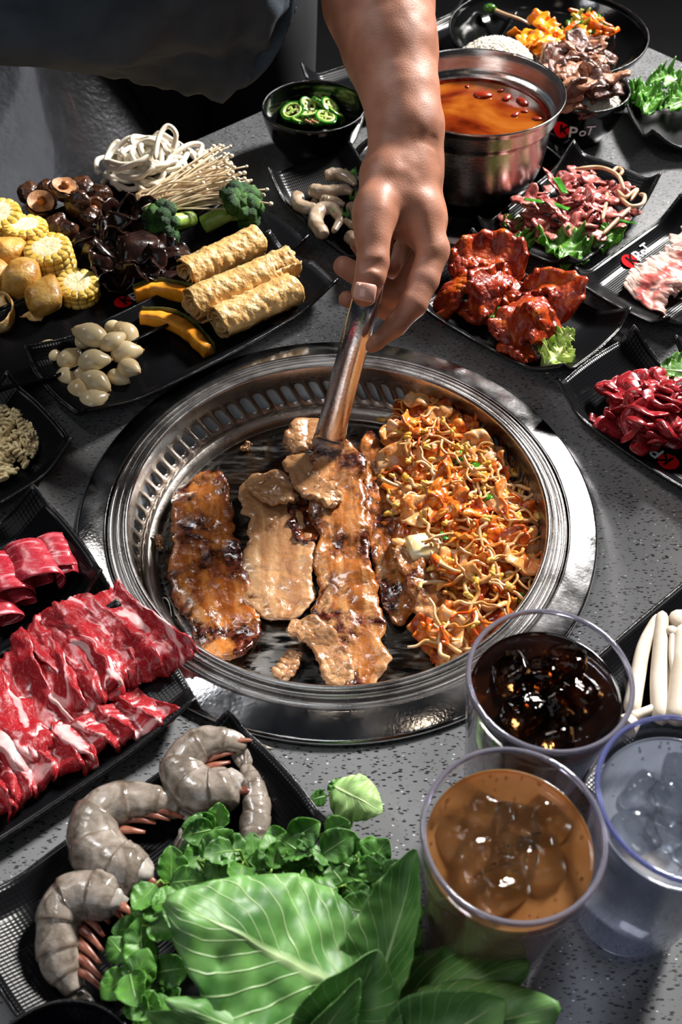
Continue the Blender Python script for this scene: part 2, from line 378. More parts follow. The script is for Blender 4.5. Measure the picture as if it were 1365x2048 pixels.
def pan_mat():
    m, N, L, b = nt('greasy_pan'); tc = N.new('ShaderNodeTexCoord')
    n = N.new('ShaderNodeTexNoise'); n.inputs['Scale'].default_value = 16; n.inputs['Detail'].default_value = 5; n.inputs['Distortion'].default_value = .6; L.new(tc.outputs['Object'], n.inputs['Vector'])
    r = ramp(N, [(.38, '060505'), (.47, '120d0a'), (.53, '3a2a1c'), (.58, '77726c'), (.75, '8d8a86')]); L.new(n.outputs['Fac'], r.inputs[0]); L.new(r.outputs[0], b.inputs['Base Color'])
    mp = N.new('ShaderNodeMapping'); mp.inputs['Rotation'].default_value = (0, 0, .5); mp.inputs['Scale'].default_value = (1, 4, 1); L.new(tc.outputs['Object'], mp.inputs[0])
    n2 = N.new('ShaderNodeTexNoise'); n2.inputs['Scale'].default_value = 60; n2.inputs['Detail'].default_value = 5; L.new(mp.outputs[0], n2.inputs['Vector'])
    mr = N.new('ShaderNodeMapRange'); mr.inputs[3].default_value = .05; mr.inputs[4].default_value = .55; mr.inputs[1].default_value = .35; mr.inputs[2].default_value = .65; L.new(n2.outputs['Fac'], mr.inputs[0]); L.new(mr.outputs[0], b.inputs['Roughness'])
    r2 = ramp(N, [(.45, (0, 0, 0)), (.56, (1, 1, 1))]); L.new(n.outputs['Fac'], r2.inputs[0]); L.new(r2.outputs[0], b.inputs['Metallic'])
    bp = N.new('ShaderNodeBump'); bp.inputs['Strength'].default_value = .25; bp.inputs['Distance'].default_value = .0008; L.new(n2.outputs['Fac'], bp.inputs['Height']); L.new(bp.outputs[0], b.inputs['Normal'])
    b.inputs['Coat Weight'].default_value = .6; b.inputs['Coat Roughness'].default_value = .1
    return m
obj('pan_rim', lathe(rprof([(.1755, -.046), (.1755, -.037), (.1735, -.0335), (.1690, -.0325), (.1640, -.0365), (.1620, -.043), (.1600, -.045)]), 160), ST3, gr)
obj('pan', lathe([(.1620, -.0435), (.158, -.0445), (.154, -.0415), (.148, -.0395), (.12, -.0385), (.06, -.038), (.0005, -.038)], 128), pan_mat(), gr)
gp = P(330, 1232, -.040); aa = np.linspace(0, 2*np.pi, 33)
ang = R(98)
def oval(a, b): x = a*np.cos(aa); y = b*np.sin(aa); y = y+np.sign(y)*0; return np.column_stack([gp[0]-GC[0]+x*math.cos(ang)-y*math.sin(ang), gp[1]-GC[1]+x*math.sin(ang)+y*math.cos(ang), np.full(33, -.0412)])
obj('grease_slot', tube(oval(.02, .0055), .0009, 6, cap=False), ST3, gr)
# ================================================================== black ribbed melamine
def plate_mat():
    m, N, L, b = nt('ribbed_black_melamine'); b.inputs['Base Color'].default_value = (.0045, .0046, .0055, 1); b.inputs['Roughness'].default_value = .25
    b.inputs['Specular IOR Level'].default_value = .13
    tc = N.new('ShaderNodeTexCoord'); sp = N.new('ShaderNodeSeparateXYZ'); L.new(tc.outputs['Object'], sp.inputs[0])
    def mt(op, a, bb=None, c=None):
        k = N.new('ShaderNodeMath'); k.operation = op
        for i, v in enumerate((a, bb, c)):
            if v is None: continue
            if isinstance(v, (int, float)): k.inputs[i].default_value = v
            else: L.new(v, k.inputs[i])
        return k.outputs[0]
    ns = N.new('ShaderNodeTexNoise'); ns.inputs['Scale'].default_value = 8; L.new(tc.outputs['Object'], ns.inputs['Vector'])
    w1 = mt('SINE', mt('ADD', mt('MULTIPLY', sp.outputs[1], 2500), mt('MULTIPLY', ns.outputs['Fac'], 9)))
    w2 = mt('SINE', mt('ADD', mt('MULTIPLY', sp.outputs[0], 2100), mt('MULTIPLY', ns.outputs['Fac'], 7)))
    ex = mt('MULTIPLY', mt('SMOOTH_MIN', mt('MAXIMUM', mt('SUBTRACT', mt('MULTIPLY', mt('ABSOLUTE', sp.outputs[0]), 30), 1.4), 0), 1, .2), 1)
    h = mt('ADD', w1, mt('MULTIPLY', w2, ex))
    bp = N.new('ShaderNodeBump'); bp.inputs['Strength'].default_value = .6; bp.inputs['Distance'].default_value = .00006; L.new(h, bp.inputs['Height']); L.new(bp.outputs[0], b.inputs['Normal'])
    return m
PM = plate_mat()
PR = M('glossy_black_rim', '08080a', rough=.13, bump=1, bscale=900, bdist=.0006)
GBK = M('glossy_black', '070708', rough=.12, bump=.3, bscale=300, bdist=.0003)
def plate_geo(L, W, he=.024, hs=.010, nu=56, nv=36, th=.0035):
    u = np.linspace(-1, 1, nu)[:, None]; v = np.linspace(-1, 1, nv)[None]; c = .13
    x = u*L/2*np.sqrt(1-c*v*v)*(1-.02*(1-v*v)); y = v*W/2*np.sqrt(1-c*u*u)*1
    def sm(t, a): t = np.clip((np.abs(t)-a)/(1-a), 0, 1); return t*t*(3-2*t)*.35+t*t*.65
    z = .0055+he*sm(u, .58)+hs*sm(v, .68)*(1+.4*u*u)
    x = x+0*v; y = y+0*u
    return np.stack([x, y, z+0*x], -1), th
def plate(label, c, ang, L=.212, W=.122, he=.022, hs=.010, z=0.0, tilt=0, name='plate', group=None, logo=None):
    t = thing(name, label, 'plate', (c[0], c[1], z), (0, tilt, R(ang)), group)
    G, th = plate_geo(L, W, he, hs); G = G[:, ::1]
    m = sheet(G, th, 1); obj('dish', m, PM, t)
    b = np.vstack([G[:-1, 0], G[-1, :-1], G[:0:-1, -1], G[0, :0:-1]]); b = np.vstack([b, b[:1]])
    obj('rim', tube(b, .0016, 7, cap=False), PR, t)
    fr = rprof([(-L*.3, 0), (L*.3, 0)]) ; fx = L*.30; fy = W*.27
    k = np.array([[-fx, -fy], [fx, -fy], [fx, fy], [-fx, fy], [-fx, -fy]]); kk = np.array([k[i]+(k[i+1]-k[i])*s for i in range(4) for s in np.linspace(0, 1, 8)[:-1]]+[k[0]])
    obj('foot', tube(np.column_stack([kk, np.full(len(kk), .002)]), .002, 6, cap=False), PM, t)
    if logo:
        sm = lambda q, a: (lambda w: w*w*(3-2*w)*.35+w*w*.65)(min(1, max(0, (abs(q)-a)/(1-a))))
        zf = lambda x, y: .0055+he*sm(2*x/L, .58)+hs*sm(2*y/W, .68)*(1+.4*(2*x/L)**2)+.0022
        logo_on(t, *logo, zf=zf)
    return t
RED = M('logo_red', 'd0121a', rough=.8, spec=.05); WHT = M('logo_white', 'd8d8dc', rough=.8, spec=.05); INK = M('logo_black', '050505', rough=.8, spec=.05)
def text_mesh(s, size):
    c = bpy.data.curves.new('t', 'FONT'); c.body = s; c.size = size; c.extrude = .0001; c.offset = size*.012
    o = bpy.data.objects.new('t', c); COL.objects.link(o); bpy.context.view_layer.update()
    dg = bpy.context.evaluated_depsgraph_get(); me = bpy.data.meshes.new_from_object(o.evaluated_get(dg))
    bpy.data.objects.remove(o); return me
LOGO = {}
def logo_parts(s):
    if s in LOGO: return LOGO[s]
    a = np.linspace(0, 2*np.pi, 40, endpoint=False); V = np.column_stack([s*.62*np.cos(a), s*.62*np.sin(a), 0*a]); V = np.vstack([V, V+[0, 0, .0002]]); j = np.arange(40); k = (j+1) % 40
    disc = mesh('logo_disc', (V, [np.stack([j, k, k+40, j+40], -1), ], None), RED, False)
    import bmesh
    bm = bmesh.new(); bm.from_mesh(disc); bm.verts.ensure_lookup_table(); bm.faces.new([bm.verts[i+40] for i in range(40)]); bm.to_mesh(disc); bm.free()
    K = text_mesh('K', s*1.25); K.materials.append(INK); PT = text_mesh('P', s*1.25); PT.materials.append(WHT)
    O = text_mesh('o', s*.95); O.materials.append(WHT); T = text_mesh('T', s*1.05); T.materials.append(WHT)
    LOGO[s] = (disc, K, PT, O, T); return LOGO[s]
def logo_on(t, pos, ang, s=.011, bend=None, zf=None):
    if bend is None:
        g = [(0, 0, 0), (-.15, -.42, .0004), (.55, -.45, .0003), (1.32, -.28, .0003), (1.75, -.2, .0003)]
        for nm, me, (x, y, z) in zip(('logo_disc', 'logo_letter', 'logo_letter', 'logo_letter', 'logo_letter'), logo_parts(s), g):
            ca, sa = math.cos(ang), math.sin(ang); X = x*s; Y = y*s
            cx_, cy_ = pos[0]+.6*s*ca, pos[1]+.6*s*sa; gx = (zf(cx_+.01, cy_)-zf(cx_-.01, cy_))/.02; gy = (zf(cx_, cy_+.01)-zf(cx_, cy_-.01))/.02
            z0 = max(zf(cx_+dx, cy_+dy)-gx*dx-gy*dy for dx in (-.012, 0, .012) for dy in (-.008, 0, .008)); nrm = Vector((-gx, -gy, 1)).normalized(); q = Vector((0, 0, 1)).rotation_difference(nrm); qx, qy = pos[0]+X*ca-Y*sa, pos[1]+X*sa+Y*ca
            obj(nm, me, None, t, (qx, qy, z0+gx*(qx-cx_)+gy*(qy-cy_)+z*1.6+.0002), (q@Matrix.Rotation(ang, 3, 'Z').to_quaternion()).to_euler())
    else:
        bend(logo_parts(s))
def mloc(t, w):  # world xy -> local of a z-rotated thing
    a = t[1]; d = np.asarray(w[:2])-np.asarray(t[0]); return (d[0]*math.cos(a)+d[1]*math.sin(a), -d[0]*math.sin(a)+d[1]*math.cos(a))
_o = obj
def obj(name, m, mats=None, parent=None, loc=(0, 0, 0), rot=(0, 0, 0), scale=1, smooth=True):
    if mats is None:
        o = bpy.data.objects.new(name, m); COL.objects.link(o); o.parent = parent; o.location = loc; o.rotation_euler = rot; o.scale = (scale,)*3 if not hasattr(scale, '__len__') else scale; return o
    return _o(name, m, mats, parent, loc, rot, scale, smooth)
def lg(c, ang, px, py, tang, s=.011):
    l = mloc((c, R(ang)), P(px, py, .009)); return ((l[0], l[1], .0078), R(tang-ang), s)
PL = {}
c = (-.215, .871); PL['front'] = (c, 40)
plate('long black platter of corn, tofu puffs and wood ear beside the garlic platter', c, 40.2, .40, .125, .016, .012, name='platter', logo=lg(c, 40.2, 246, 602, 40, .015))
c2_ = (c[0]-.0815, c[1]+.0965)
plate('long black platter at the back edge under the white noodles', c2_, 40.2, .40, .122, .016, .012, name='platter')
plate('long black platter holding garlic cloves, pumpkin and tofu skin rolls', (-.154, .822), 40.3, .318, .122, .014, .011, name='platter')
plate('black plate holding the instant noodle block at the left edge', (-.348, .62), 40.5)
plate('black plate holding rolled thin beef slices at the left edge', (-.301, .479), 38)
plate('black platter piled with large marbled raw beef slices', (-.258, .341), 38, .318, .120, .009, .009, name='platter')
plate('black cross-ribbed plate holding shell-on raw shrimp at lower left', (-.123, .262), 41, .225, .118, .020, .009)
plate('black plate of peeled marinated shrimp behind the hand', (.018, 1.024), -55.6, .212, .12)
plate('black plate of orange marinated pork beside the grill', (.1745, .8455), -43, .212, .122)
c = (.256, 1.019); plate('black plate of bulgogi strips, lettuce and bean sprouts beside the steel pot', c, 51, .216, .122)
c = (.351, .915); plate('black plate of pale pink pork slices at the right edge', c, 44.6, .212, .122, logo=lg(c, 44.6, 1260, 524, 44, .0155))
c = (.308, .681); plate('black plate of dark red beef strips at the right edge', c, -48, .212, .122, logo=lg(c, -48, 1338, 922, 131, .0155))
w_ = P(1336, 680, .028); plate('black plate corner poking in between pork and beef plates', (w_[0]+.112, w_[1]+.02), 45)
plate('black plate of loose green lettuce at the upper right', (.475, 1.225), 4, .23, .135, .02, .012)
plate('small black plate behind the jalapeno bowl, mostly hidden by the forearm', P(745, 190, 0)[:2], 35, .16, .12)
plate('small black plate behind the steel pot beside the rice', P(905, 95, 0)[:2], 42, .16, .1)
a_, b_ = P(1233, 1286, .02), P(1358, 1180, .02); dd = unit(b_-a_); nn = np.array([dd[1], -dd[0], 0])
cc = a_+dd*.045+nn*.0555; plate('long black platter of white beech mushrooms at the right edge', cc[:2], math.degrees(math.atan2(dd[1], dd[0])), .318, .118, .010, .008, name='platter')
# ================================================================== pot on its burner
PC = np.array([.153, 1.116])
bn = thing('induction_burner', 'round black glass burner set in the table under the steel pot', 'burner', (*PC, 0))
obj('steel_ring', lathe(rprof([(.137, 0), (.137, .003), (.125, .0035), (.124, .002)]), 96), ST2, bn)
obj('glass_top', lathe([(.124, .0022), (.0005, .0022)], 96), M('black_glass', '050508', rough=.08), bn)
obj('black_ring', lathe(rprof([(.150, 0), (.150, .004), (.138, .004), (.137, .001)]), 96), GBK, bn)
po = thing('steel_pot', 'stainless steel pot of red broth on the burner', 'pot', (*PC, .0025))
obj('pot_body', lathe(rprof([(.0005, 0), (.060, 0), (.074, .006), (.083, .025), (.0865, .055), (.0870, .080), (.0885, .0835), (.0925, .087), (.0950, .103), (.0975, .1065), (.0990, .1095), (.0985, .1112), (.0965, .1105), (.0935, .104), (.0915, .0885), (.0868, .0845), (.0852, .08), (.0845, .055), (.081, .026), (.072, .008), (.058, .003), (.0005, .003)], 5), 128), steel('pot_steel', 'd2cecc', .2, .5, st=(1, 1, 12), bsc=180, rv=.06), po)
SOUP = M('red_broth', [(.30, '3a0a03'), (.42, '6c260a'), (.54, '8a4814'), (.68, '9a6028')], scale=14, detail=3, dist=.5, rough=.05, spec=.6, coat=.5, bump=.15, bscale=30, bdist=.002, seedobj=False)
obj('broth', lathe([(.0852, .0805), (.083, .0798), (.06, .0795), (.0005, .0795)], 96), SOUP, po)
obj('oil_film', lathe(rprof([(.0850, .0812), (.0805, .0812), (.0800, .0797)]), 96), M('chili_oil', [(.4, '5a0c02'), (.6, '8e2205')], scale=90, rough=.06), po)
CH = M('chili_red', [(.4, '6e1004'), (.6, '9a2c08')], scale=200, rough=.25)
for i, (x, y, s) in enumerate([(966, 190, .011), (1015, 194, .009), (1046, 203, .010), (1075, 237, .006), (1032, 228, .006), (935, 172, .004), (1050, 222, .004), (1003, 180, .005)]):
    q = P(x, y, .083); tag(obj('chili_piece', ball(2, i, .2, 2), CH, None, (q[0], q[1], .083), (0, 0, i), (s, s*.6, s*.3)), 'red chili piece floating in the pot of broth', 'chili', 'chili pieces in the broth')
for i in range(26):
    a = rnd.uniform(-.3, 2.6); 
    if i < 40: 
        r_ = .0849-.0002; zz = rnd.uniform(.003, .02) 
        obj('splash_speck', ball(1), CH, po, ((.0848)*math.cos(a), (.0848)*math.sin(a), .058+zz+.003), (0, 0, a), (.0004, rnd.uniform(.0006, .0018), rnd.uniform(.0006, .0015)))
# ================================================================== bowls
def bowl(label, c, r, h, base=.55, mat=None, name='bowl', th=.003, z=0, rib=0):
    t = thing(name, label, 'bowl', (c[0], c[1], z)); m = mat or GBK
    pr = [(.0005, .003), (r*base*.9, .003), (r*base, 0), (r*base*1.03, .004), (r*.86, h*.42), (r*.985, h*.86), (r, h), (r-th*.6, h+.0006), (r-th, h-.001), (r*.985-th, h*.86), (r*.85-th, h*.45), (r*base*.9, .008), (.0005, .0075)]
    obj('bowl_shell', lathe(rprof(pr, 4), 96), m, t); obj('rim', lathe([(r-th*.5+.0014*math.cos(a), h+.0014*math.sin(a)) for a in np.linspace(0, 2*np.pi, 8, endpoint=False)], 96, True), PR, t)
    return t
BJ = P(628, 212, .062)[:2]; bowl('black ribbed bowl of sliced jalapenos left of the forearm', BJ, .0625, .062, .6)
BM = P(1163, 176, .062)[:2]; bm_ = bowl('black bowl with red and white logo under the cooked beef', BM, .060, .062, .6)
BB = P(1097, 60, .045)[:2]; bowl('wide black bowl of carrot and cucumber salad at the far corner', BB, .135, .045, .5)
BR_ = P(992, 126, .045)[:2]; bowl('black bowl of white rice behind the pot', BR_, .058, .045, .6)
def bend_logo(t, r, h, az, s, z):
    names = ('logo_disc', 'logo_letter', 'logo_letter', 'logo_letter', 'logo_letter'); g = [(-1.2, 0, 0), (-1.35, -.42, .0004), (-.65, -.45, .0003), (.12, -.28, .0003), (.55, -.2, .0003)]
    for nm, me, (x, y, dz) in zip(names, logo_parts(s), g):
        me2 = me.copy(); co = np.zeros(len(me2.vertices)*3); me2.vertices.foreach_get('co', co); co = co.reshape(-1, 3)
        X = co[:, 0]+x*s; Y = co[:, 1]+y*s; a = az+X/r; zz = z+Y; rr = r*(.86+.13*np.clip((zz/h-.42)/.44, 0, 1))+.0006+dz+co[:, 2]
        V = np.column_stack([rr*np.cos(a), rr*np.sin(a), zz]); me2.vertices.foreach_set('co', V.ravel().astype(np.float32)); me2.update(); obj(nm, me2, None, t)
bend_logo(bm_, .060, .062, R(-98), .0185, .034)
b7 = P(95, 2165, .06)[:2]; bowl('black bowl rim cut off by the bottom left corner', b7, .05, .035, .6, M('navy_black', '0a0a14', rough=.3), z=.0)
# ================================================================== cups
def plastic(name, tint):
    m, N, L, b = nt(name); N.remove(b); tr = N.new('ShaderNodeBsdfTransparent'); tr.inputs[0].default_value = (.93, .93, .96, 1); gl = N.new('ShaderNodeBsdfGlossy'); gl.inputs['Roughness'].default_value = .04
    df = N.new('ShaderNodeBsdfDiffuse'); df.inputs[0].default_value = (*hx(tint), 1); lw = N.new('ShaderNodeLayerWeight'); fr = N.new('ShaderNodeMath'); fr.operation = 'POWER'; fr.inputs[1].default_value = 4; L.new(lw.outputs['Facing'], fr.inputs[0]); lw.inputs[0].default_value = .5; f2 = N.new('ShaderNodeMath'); f2.operation = 'MULTIPLY_ADD'; f2.inputs[1].default_value = .55; f2.inputs[2].default_value = .03; L.new(fr.outputs[0], f2.inputs[0]); fr = f2
    m1 = N.new('ShaderNodeMixShader'); mr = N.new('ShaderNodeMapRange'); mr.inputs[1].default_value = .5; mr.inputs[2].default_value = 1.0; mr.inputs[3].default_value = .0; mr.inputs[4].default_value = .16; L.new(lw.outputs['Facing'], mr.inputs[0])
    L.new(mr.outputs[0], m1.inputs[0]); L.new(tr.outputs[0], m1.inputs[1]); L.new(df.outputs[0], m1.inputs[2]); m2 = N.new('ShaderNodeMixShader'); L.new(fr.outputs[0], m2.inputs[0]); L.new(m1.outputs[0], m2.inputs[1]); L.new(gl.outputs[0], m2.inputs[2]); L.new(m2.outputs[0], N['Material Output'].inputs['Surface']); return m
def cup(label, c, liq, lmat, r1=.0475, r0=.0346, h=.1707, lvl=.018, ice=6, seed=1, tint='c4c0d0', icem=None):
    t = thing('drinking_cup', label, 'cup', (c[0], c[1], 0), (0, 0, seed))
    pl = plastic('clear_plastic_'+liq, tint)
    def ro(z): return r0+(r1-r0)*z/h
    pr = [(.0005, .002), (r0-.003, .002), (r0-.001, 0), (r0+.0008, .003), (ro(h-.02), h-.022), (r1+.0003, h-.018), (r1+.0006, h-.004), (r1+.0012, h-.001), (r1, h+.0008), (r1-.0006, h+.0003)]
    obj('cup_wall', lathe(rprof(pr, 4), 96), pl, t)
    obj('rim', lathe([(r1-.0004+.0016*math.cos(q), h+.0016*math.sin(q)) for q in np.linspace(0, 2*np.pi, 10, endpoint=False)], 96, True), M('cup_rim_'+liq, 'b0aec0' if liq != 'soda' else '8c94d0', rough=.08, trans=.75, ior=1.45, seedobj=False), t)
    zt = h-lvl; ri = lambda z: ro(z)-.0012
    obj('drink', lathe(rprof([(.0005, .0065), (r0-.0062, .0065), (ri(.012), .012), (ri(zt)-.0001, zt), (ri(zt)-.0016, zt-.0012), (.0005, zt-.0012)], 3), 96), lmat, t)
    rr = random.Random(seed); im = icem or M('ice', 'f4f8fb', rough=.04, trans=1, ior=1.25, bump=.6, bscale=140, bdist=.002)
    k = 0
    for i in range(ice):
        a = i*2.4+seed; q = .024*math.sqrt((i+.35)/ice)*1.15
        ic = obj('ice_cube', rbox(.026, .022, .018, .35, seed=seed*9+i, amp=.04), im, None, (c[0]+q*math.cos(a), c[1]+q*math.sin(a), zt-.0015+rr.uniform(-.003, .003)), (rr.uniform(-.5, .5), rr.uniform(-.5, .5), rr.uniform(0, 3)))
        wd = ('right', 'far right', 'far', 'far left', 'left', 'near left', 'near', 'near right')[int(((a % 6.2832)+.3927)/.7854) % 8]
        tag(ic, ('ice cube in the middle of the %s, turned toward the %s side' if q < .014 else 'ice cube floating in the %s by the %s wall of its cup') % ({'cola': 'dark cola', 'amber': 'amber drink', 'soda': 'clear soda'}[liq], wd), 'ice cube', 'ice cubes in the %s drink' % liq)
    bs = []
    for i in range(60 if liq != 'cola' else 40):
        a = rr.uniform(0, 6.28); z = rr.uniform(.01, zt-.004); q = ri(z)-.0012; bs.append(xf(ball(1), (0, 0, 0), (q*math.cos(a), q*math.sin(a), z), rr.uniform(.0003, .0007)))
    for i in range(70):
        a = rr.uniform(0, 6.28); q = (ri(zt)-.003)*(1-rr.random()**2*.5); bs.append(xf(ball(1), (0, 0, 0), (q*math.cos(a), q*math.sin(a), zt-.0012), rr.uniform(.0004, .0011)))
    tag(obj('bubbles', merge(bs), M('bubble', 'ffffff', rough=.02, trans=1, ior=1.2, seedobj=False), t), kind='stuff')
    return t
def liquid(name, surf, dens, rough=.02, scat=None, milky=0.0, mcol='b08050'):
    m, N, L, b = nt(name); b.inputs['Base Color'].default_value = (1, 1, 1, 1); b.inputs['Transmission Weight'].default_value = 1-milky; b.inputs['IOR'].default_value = 1.33; b.inputs['Roughness'].default_value = rough
    if milky: b.inputs['Base Color'].default_value = (*hx(mcol), 1)
    v = N.new('ShaderNodeVolumeAbsorption'); v.inputs['Color'].default_value = (*hx(surf), 1); v.inputs['Density'].default_value = dens
    L.new(v.outputs[0], N['Material Output'].inputs['Volume']); return m
CUPC = {'cola': (.1751*.69, .4607*.69), 'amber': (.1301*.69, .3266*.69), 'soda': (.2672*.69, .3555*.69)}
cup('tall clear cup of dark cola with ice beside the grill', CUPC['cola'], 'cola', M('cola', [(.4, '080302'), (.62, '1c0a03'), (.72, '4a220a')], scale=25, rough=.03, coat=1, spec=.7), ice=8, seed=3, icem=M('cola_ice', 'a87848', rough=.05, trans=1, ior=1.3, bump=.6, bscale=140, bdist=.002))
cup('clear cup of amber iced drink in front of the cola', CUPC['amber'], 'amber', M('amber_drink', [(.4, '9a6434'), (.6, 'b07a4a')], scale=20, rough=.03, trans=.55, ior=1.33, coat=.5, sss=.3, ssr=.02), ice=8, seed=5)
cup('clear cup of colourless soda at the right edge', CUPC['soda'], 'soda', M('soda_drink', 'b4bccc', rough=.03, trans=.72, ior=1.2, coat=.5), ice=7, seed=8, tint='a0a8e8')
# ================================================================== the person: arm, hand, sleeve
SK = M('skin', [(.3, '94604a'), (.5, 'a97259'), (.7, 'b6806a')], scale=28, detail=4, dist=.3, rough=.5, bump=.35, bscale=700, bdist=.0006, sss=.12, ssr=.006, seedobj=False)
NAIL = M('nail', 'cf9c8c', rough=.22, coat=.5)
NAVY = M('slate_cotton', [(.35, '34414c'), (.65, '4a5a66')], scale=20, rough=.85, bump=.6, bscale=900, bdist=.0006, seedobj=False)
PXD = lambda x, y, d, wpx: (D(x, y, d), wpx/2/FPX*d)
root_p = D(560, 60, 1.25); root_p[2] = -.75
pe = thing('person', 'person in dark slate shirt reaching over the grill with steel tongs', 'person', root_p)
HS = 1.06
Dh = lambda x, y, d: D(x, y, d*HS)
PXH = lambda x, y, d, w: PXD(x, y, d*HS, w)
arm = [PXH(330, -120, .84, 205), PXH(560, -290, .90, 215), (Dh(690, -360, .92), .046), PXH(735, -180, .90, 215), PXH(757, 0, .87, 206), PXH(781, 100, .86, 172), PXH(804, 200, .85, 134), PXH(815, 265, .845, 120)]
wr = PXH(815, 265, .845, 118)
def body_sdf(p):
    d = chain_d(p, arm, .02)
    hand = [chain_d(p, J, .012) for J in (
        [wr, PXH(812, 340, .84, 112), PXH(838, 430, .835, 92), PXH(864, 500, .83, 70)],      # index metacarpal
        [wr, PXH(830, 340, .855, 100), PXH(848, 430, .865, 84), PXH(862, 492, .865, 62)],    # middle
        [wr, PXH(815, 350, .875, 90), PXH(825, 430, .89, 80), PXH(838, 495, .893, 60)],      # ring
        [PXH(805, 280, .85, 96), PXH(768, 350, .83, 86), PXH(750, 420, .815, 76), PXH(745, 462, .81, 68)], # thumb mound
        [PXH(790, 400, .835, 90), PXH(800, 440, .85, 70)])]
    h = hand[0]
    for q in hand[1:]: h = smin(h, q, .016)
    d = smin(d, h, .012)
    thumb = chain_d(p, [PXH(750, 440, .812, 76), PXH(747, 480, .806, 66), PXH(746, 525, .803, 62), PXH(741, 550, .802, 60), PXH(731, 582, .803, 53), PXH(729, 590, .803, 48)], .003)
    d = smin(d, thumb, .007)
    idx = chain_d(p, [PXH(866, 500, .832, 66), PXH(848, 560, .826, 60), PXH(827, 608, .822, 54), PXH(792, 650, .824, 44), PXH(754, 684, .828, 32), PXH(744, 693, .829, 25)], .003)
    mid = chain_d(p, [PXH(858, 490, .868, 58), PXH(812, 575, .862, 50), PXH(790, 590, .862, 46), PXH(730, 556, .856, 46), PXH(688, 533, .85, 42)], .003)
    rin = chain_d(p, [PXH(838, 495, .893, 54), PXH(806, 610, .882, 44), PXH(780, 618, .876, 42), PXH(730, 607, .868, 40), PXH(694, 598, .862, 33)], .003)
    pin = chain_d(p, [PXH(820, 480, .90, 46), PXH(780, 540, .90, 38), PXH(745, 530, .885, 34), PXH(713, 490, .875, 26)], .003)
    d = smin(d, idx, .004); d = smin(d, mid, .003); d = smin(d, rin, .003); d = smin(d, pin, .003)
    # creases of the thumb joint and of the wrist, tendons
    def ridge(a, b, r, depth):
        q = cap_d(p, a, b, 0, 0); return depth*np.exp(-(q/r)**2)
    for yy in (524, 530, 537): d = d+ridge(Dh(724, yy+1, .775), Dh(766, yy-3, .775), .0011, .0)+0
    th_t = Dh(741, 548, .772)
    for k in range(4):
        y = 521+k*6; d = d+ridge(Dh(726, y+3, .7915), Dh(766, y-1, .7915), .0017, .0013)
    for k in range(3):
        y = 268+k*9; d = d+ridge(Dh(838, y, .82), Dh(874, y+10, .826), .0022, .0010)
    d = d+ridge(Dh(790, 486, .825), Dh(822, 508, .832), .006, .004)
    d = d-ridge(Dh(832, 330, .80), Dh(866, 480, .80), .010, .0022)-ridge(Dh(795, 330, .80), Dh(760, 420, .785), .010, .002)
    d = d+.0007*fbm(p, 55, 3, 2)
    return d
def run_sdf(fn, pts, pad, h):
    a = np.array(pts); return snet(fn, a.min(0)-pad, a.max(0)+pad, h)
def smooth_mesh(m, it=1, lam=.5):
    V = m[0].copy(); Q = m[1][0]; E = np.vstack([Q[:, [0, 1]], Q[:, [1, 2]], Q[:, [2, 3]], Q[:, [3, 0]]])
    for _ in range(it):
        acc = np.zeros_like(V); c = np.zeros(len(V)); np.add.at(acc, E[:, 0], V[E[:, 1]]); np.add.at(acc, E[:, 1], V[E[:, 0]]); np.add.at(c, E[:, 0], 1); np.add.at(c, E[:, 1], 1)
        V += lam*(acc/c[:, None]-V)
    return (V, m[1], m[2])
allp = [a for a, _ in arm]+[Dh(690, 540, .87), Dh(740, 700, .84), Dh(900, 500, .8)]
def lowdim(fn, lo, hi, h):
    # coarse pass first, then only the blocks the surface crosses
    return snet(fn, lo, hi, h)
lo = np.array(allp).min(0)-.05; hi = np.array(allp).max(0)+.05
# one surface: a fine grid, evaluated blockwise
def snet_sparse(fn, lo, hi, h, blk=24):
    n = np.ceil((hi-lo)/h/blk).astype(int)*blk+1; S = np.full(n, 1., np.float64)
    ax = [lo[i]+h*np.arange(n[i]) for i in range(3)]
    for i in range(0, n[0]-1, blk):
        for j in range(0, n[1]-1, blk):
            for k in range(0, n[2]-1, blk):
                sl = [slice(a, a+blk+1) for a in (i, j, k)]; X = [ax[q][sl[q]] for q in range(3)]
                c = np.array([[X[0].mean(), X[1].mean(), X[2].mean()]]); rad = h*blk*.9
                v = fn(c)[0]
                if abs(v) > rad+.012: S[tuple(sl)] = np.sign(v)*1.; continue
                G = np.stack(np.meshgrid(*X, indexing='ij'), -1).reshape(-1, 3); S[tuple(sl)] = fn(G).reshape([len(x) for x in X])
    return n, S
def snet2(fn, lo, hi, h):
    n, S = snet_sparse(fn, lo, hi, h)
    it = lambda P_: S.ravel()
    global _n
    return snet(lambda p: S.ravel(), lo, lo+h*(n-1)-h*.001, h)
arm_m = smooth_mesh(snet2(body_sdf, lo, hi, .0013), 4)
obj('arm_and_hand', (arm_m[0]-root_p, arm_m[1], None), SK, pe)
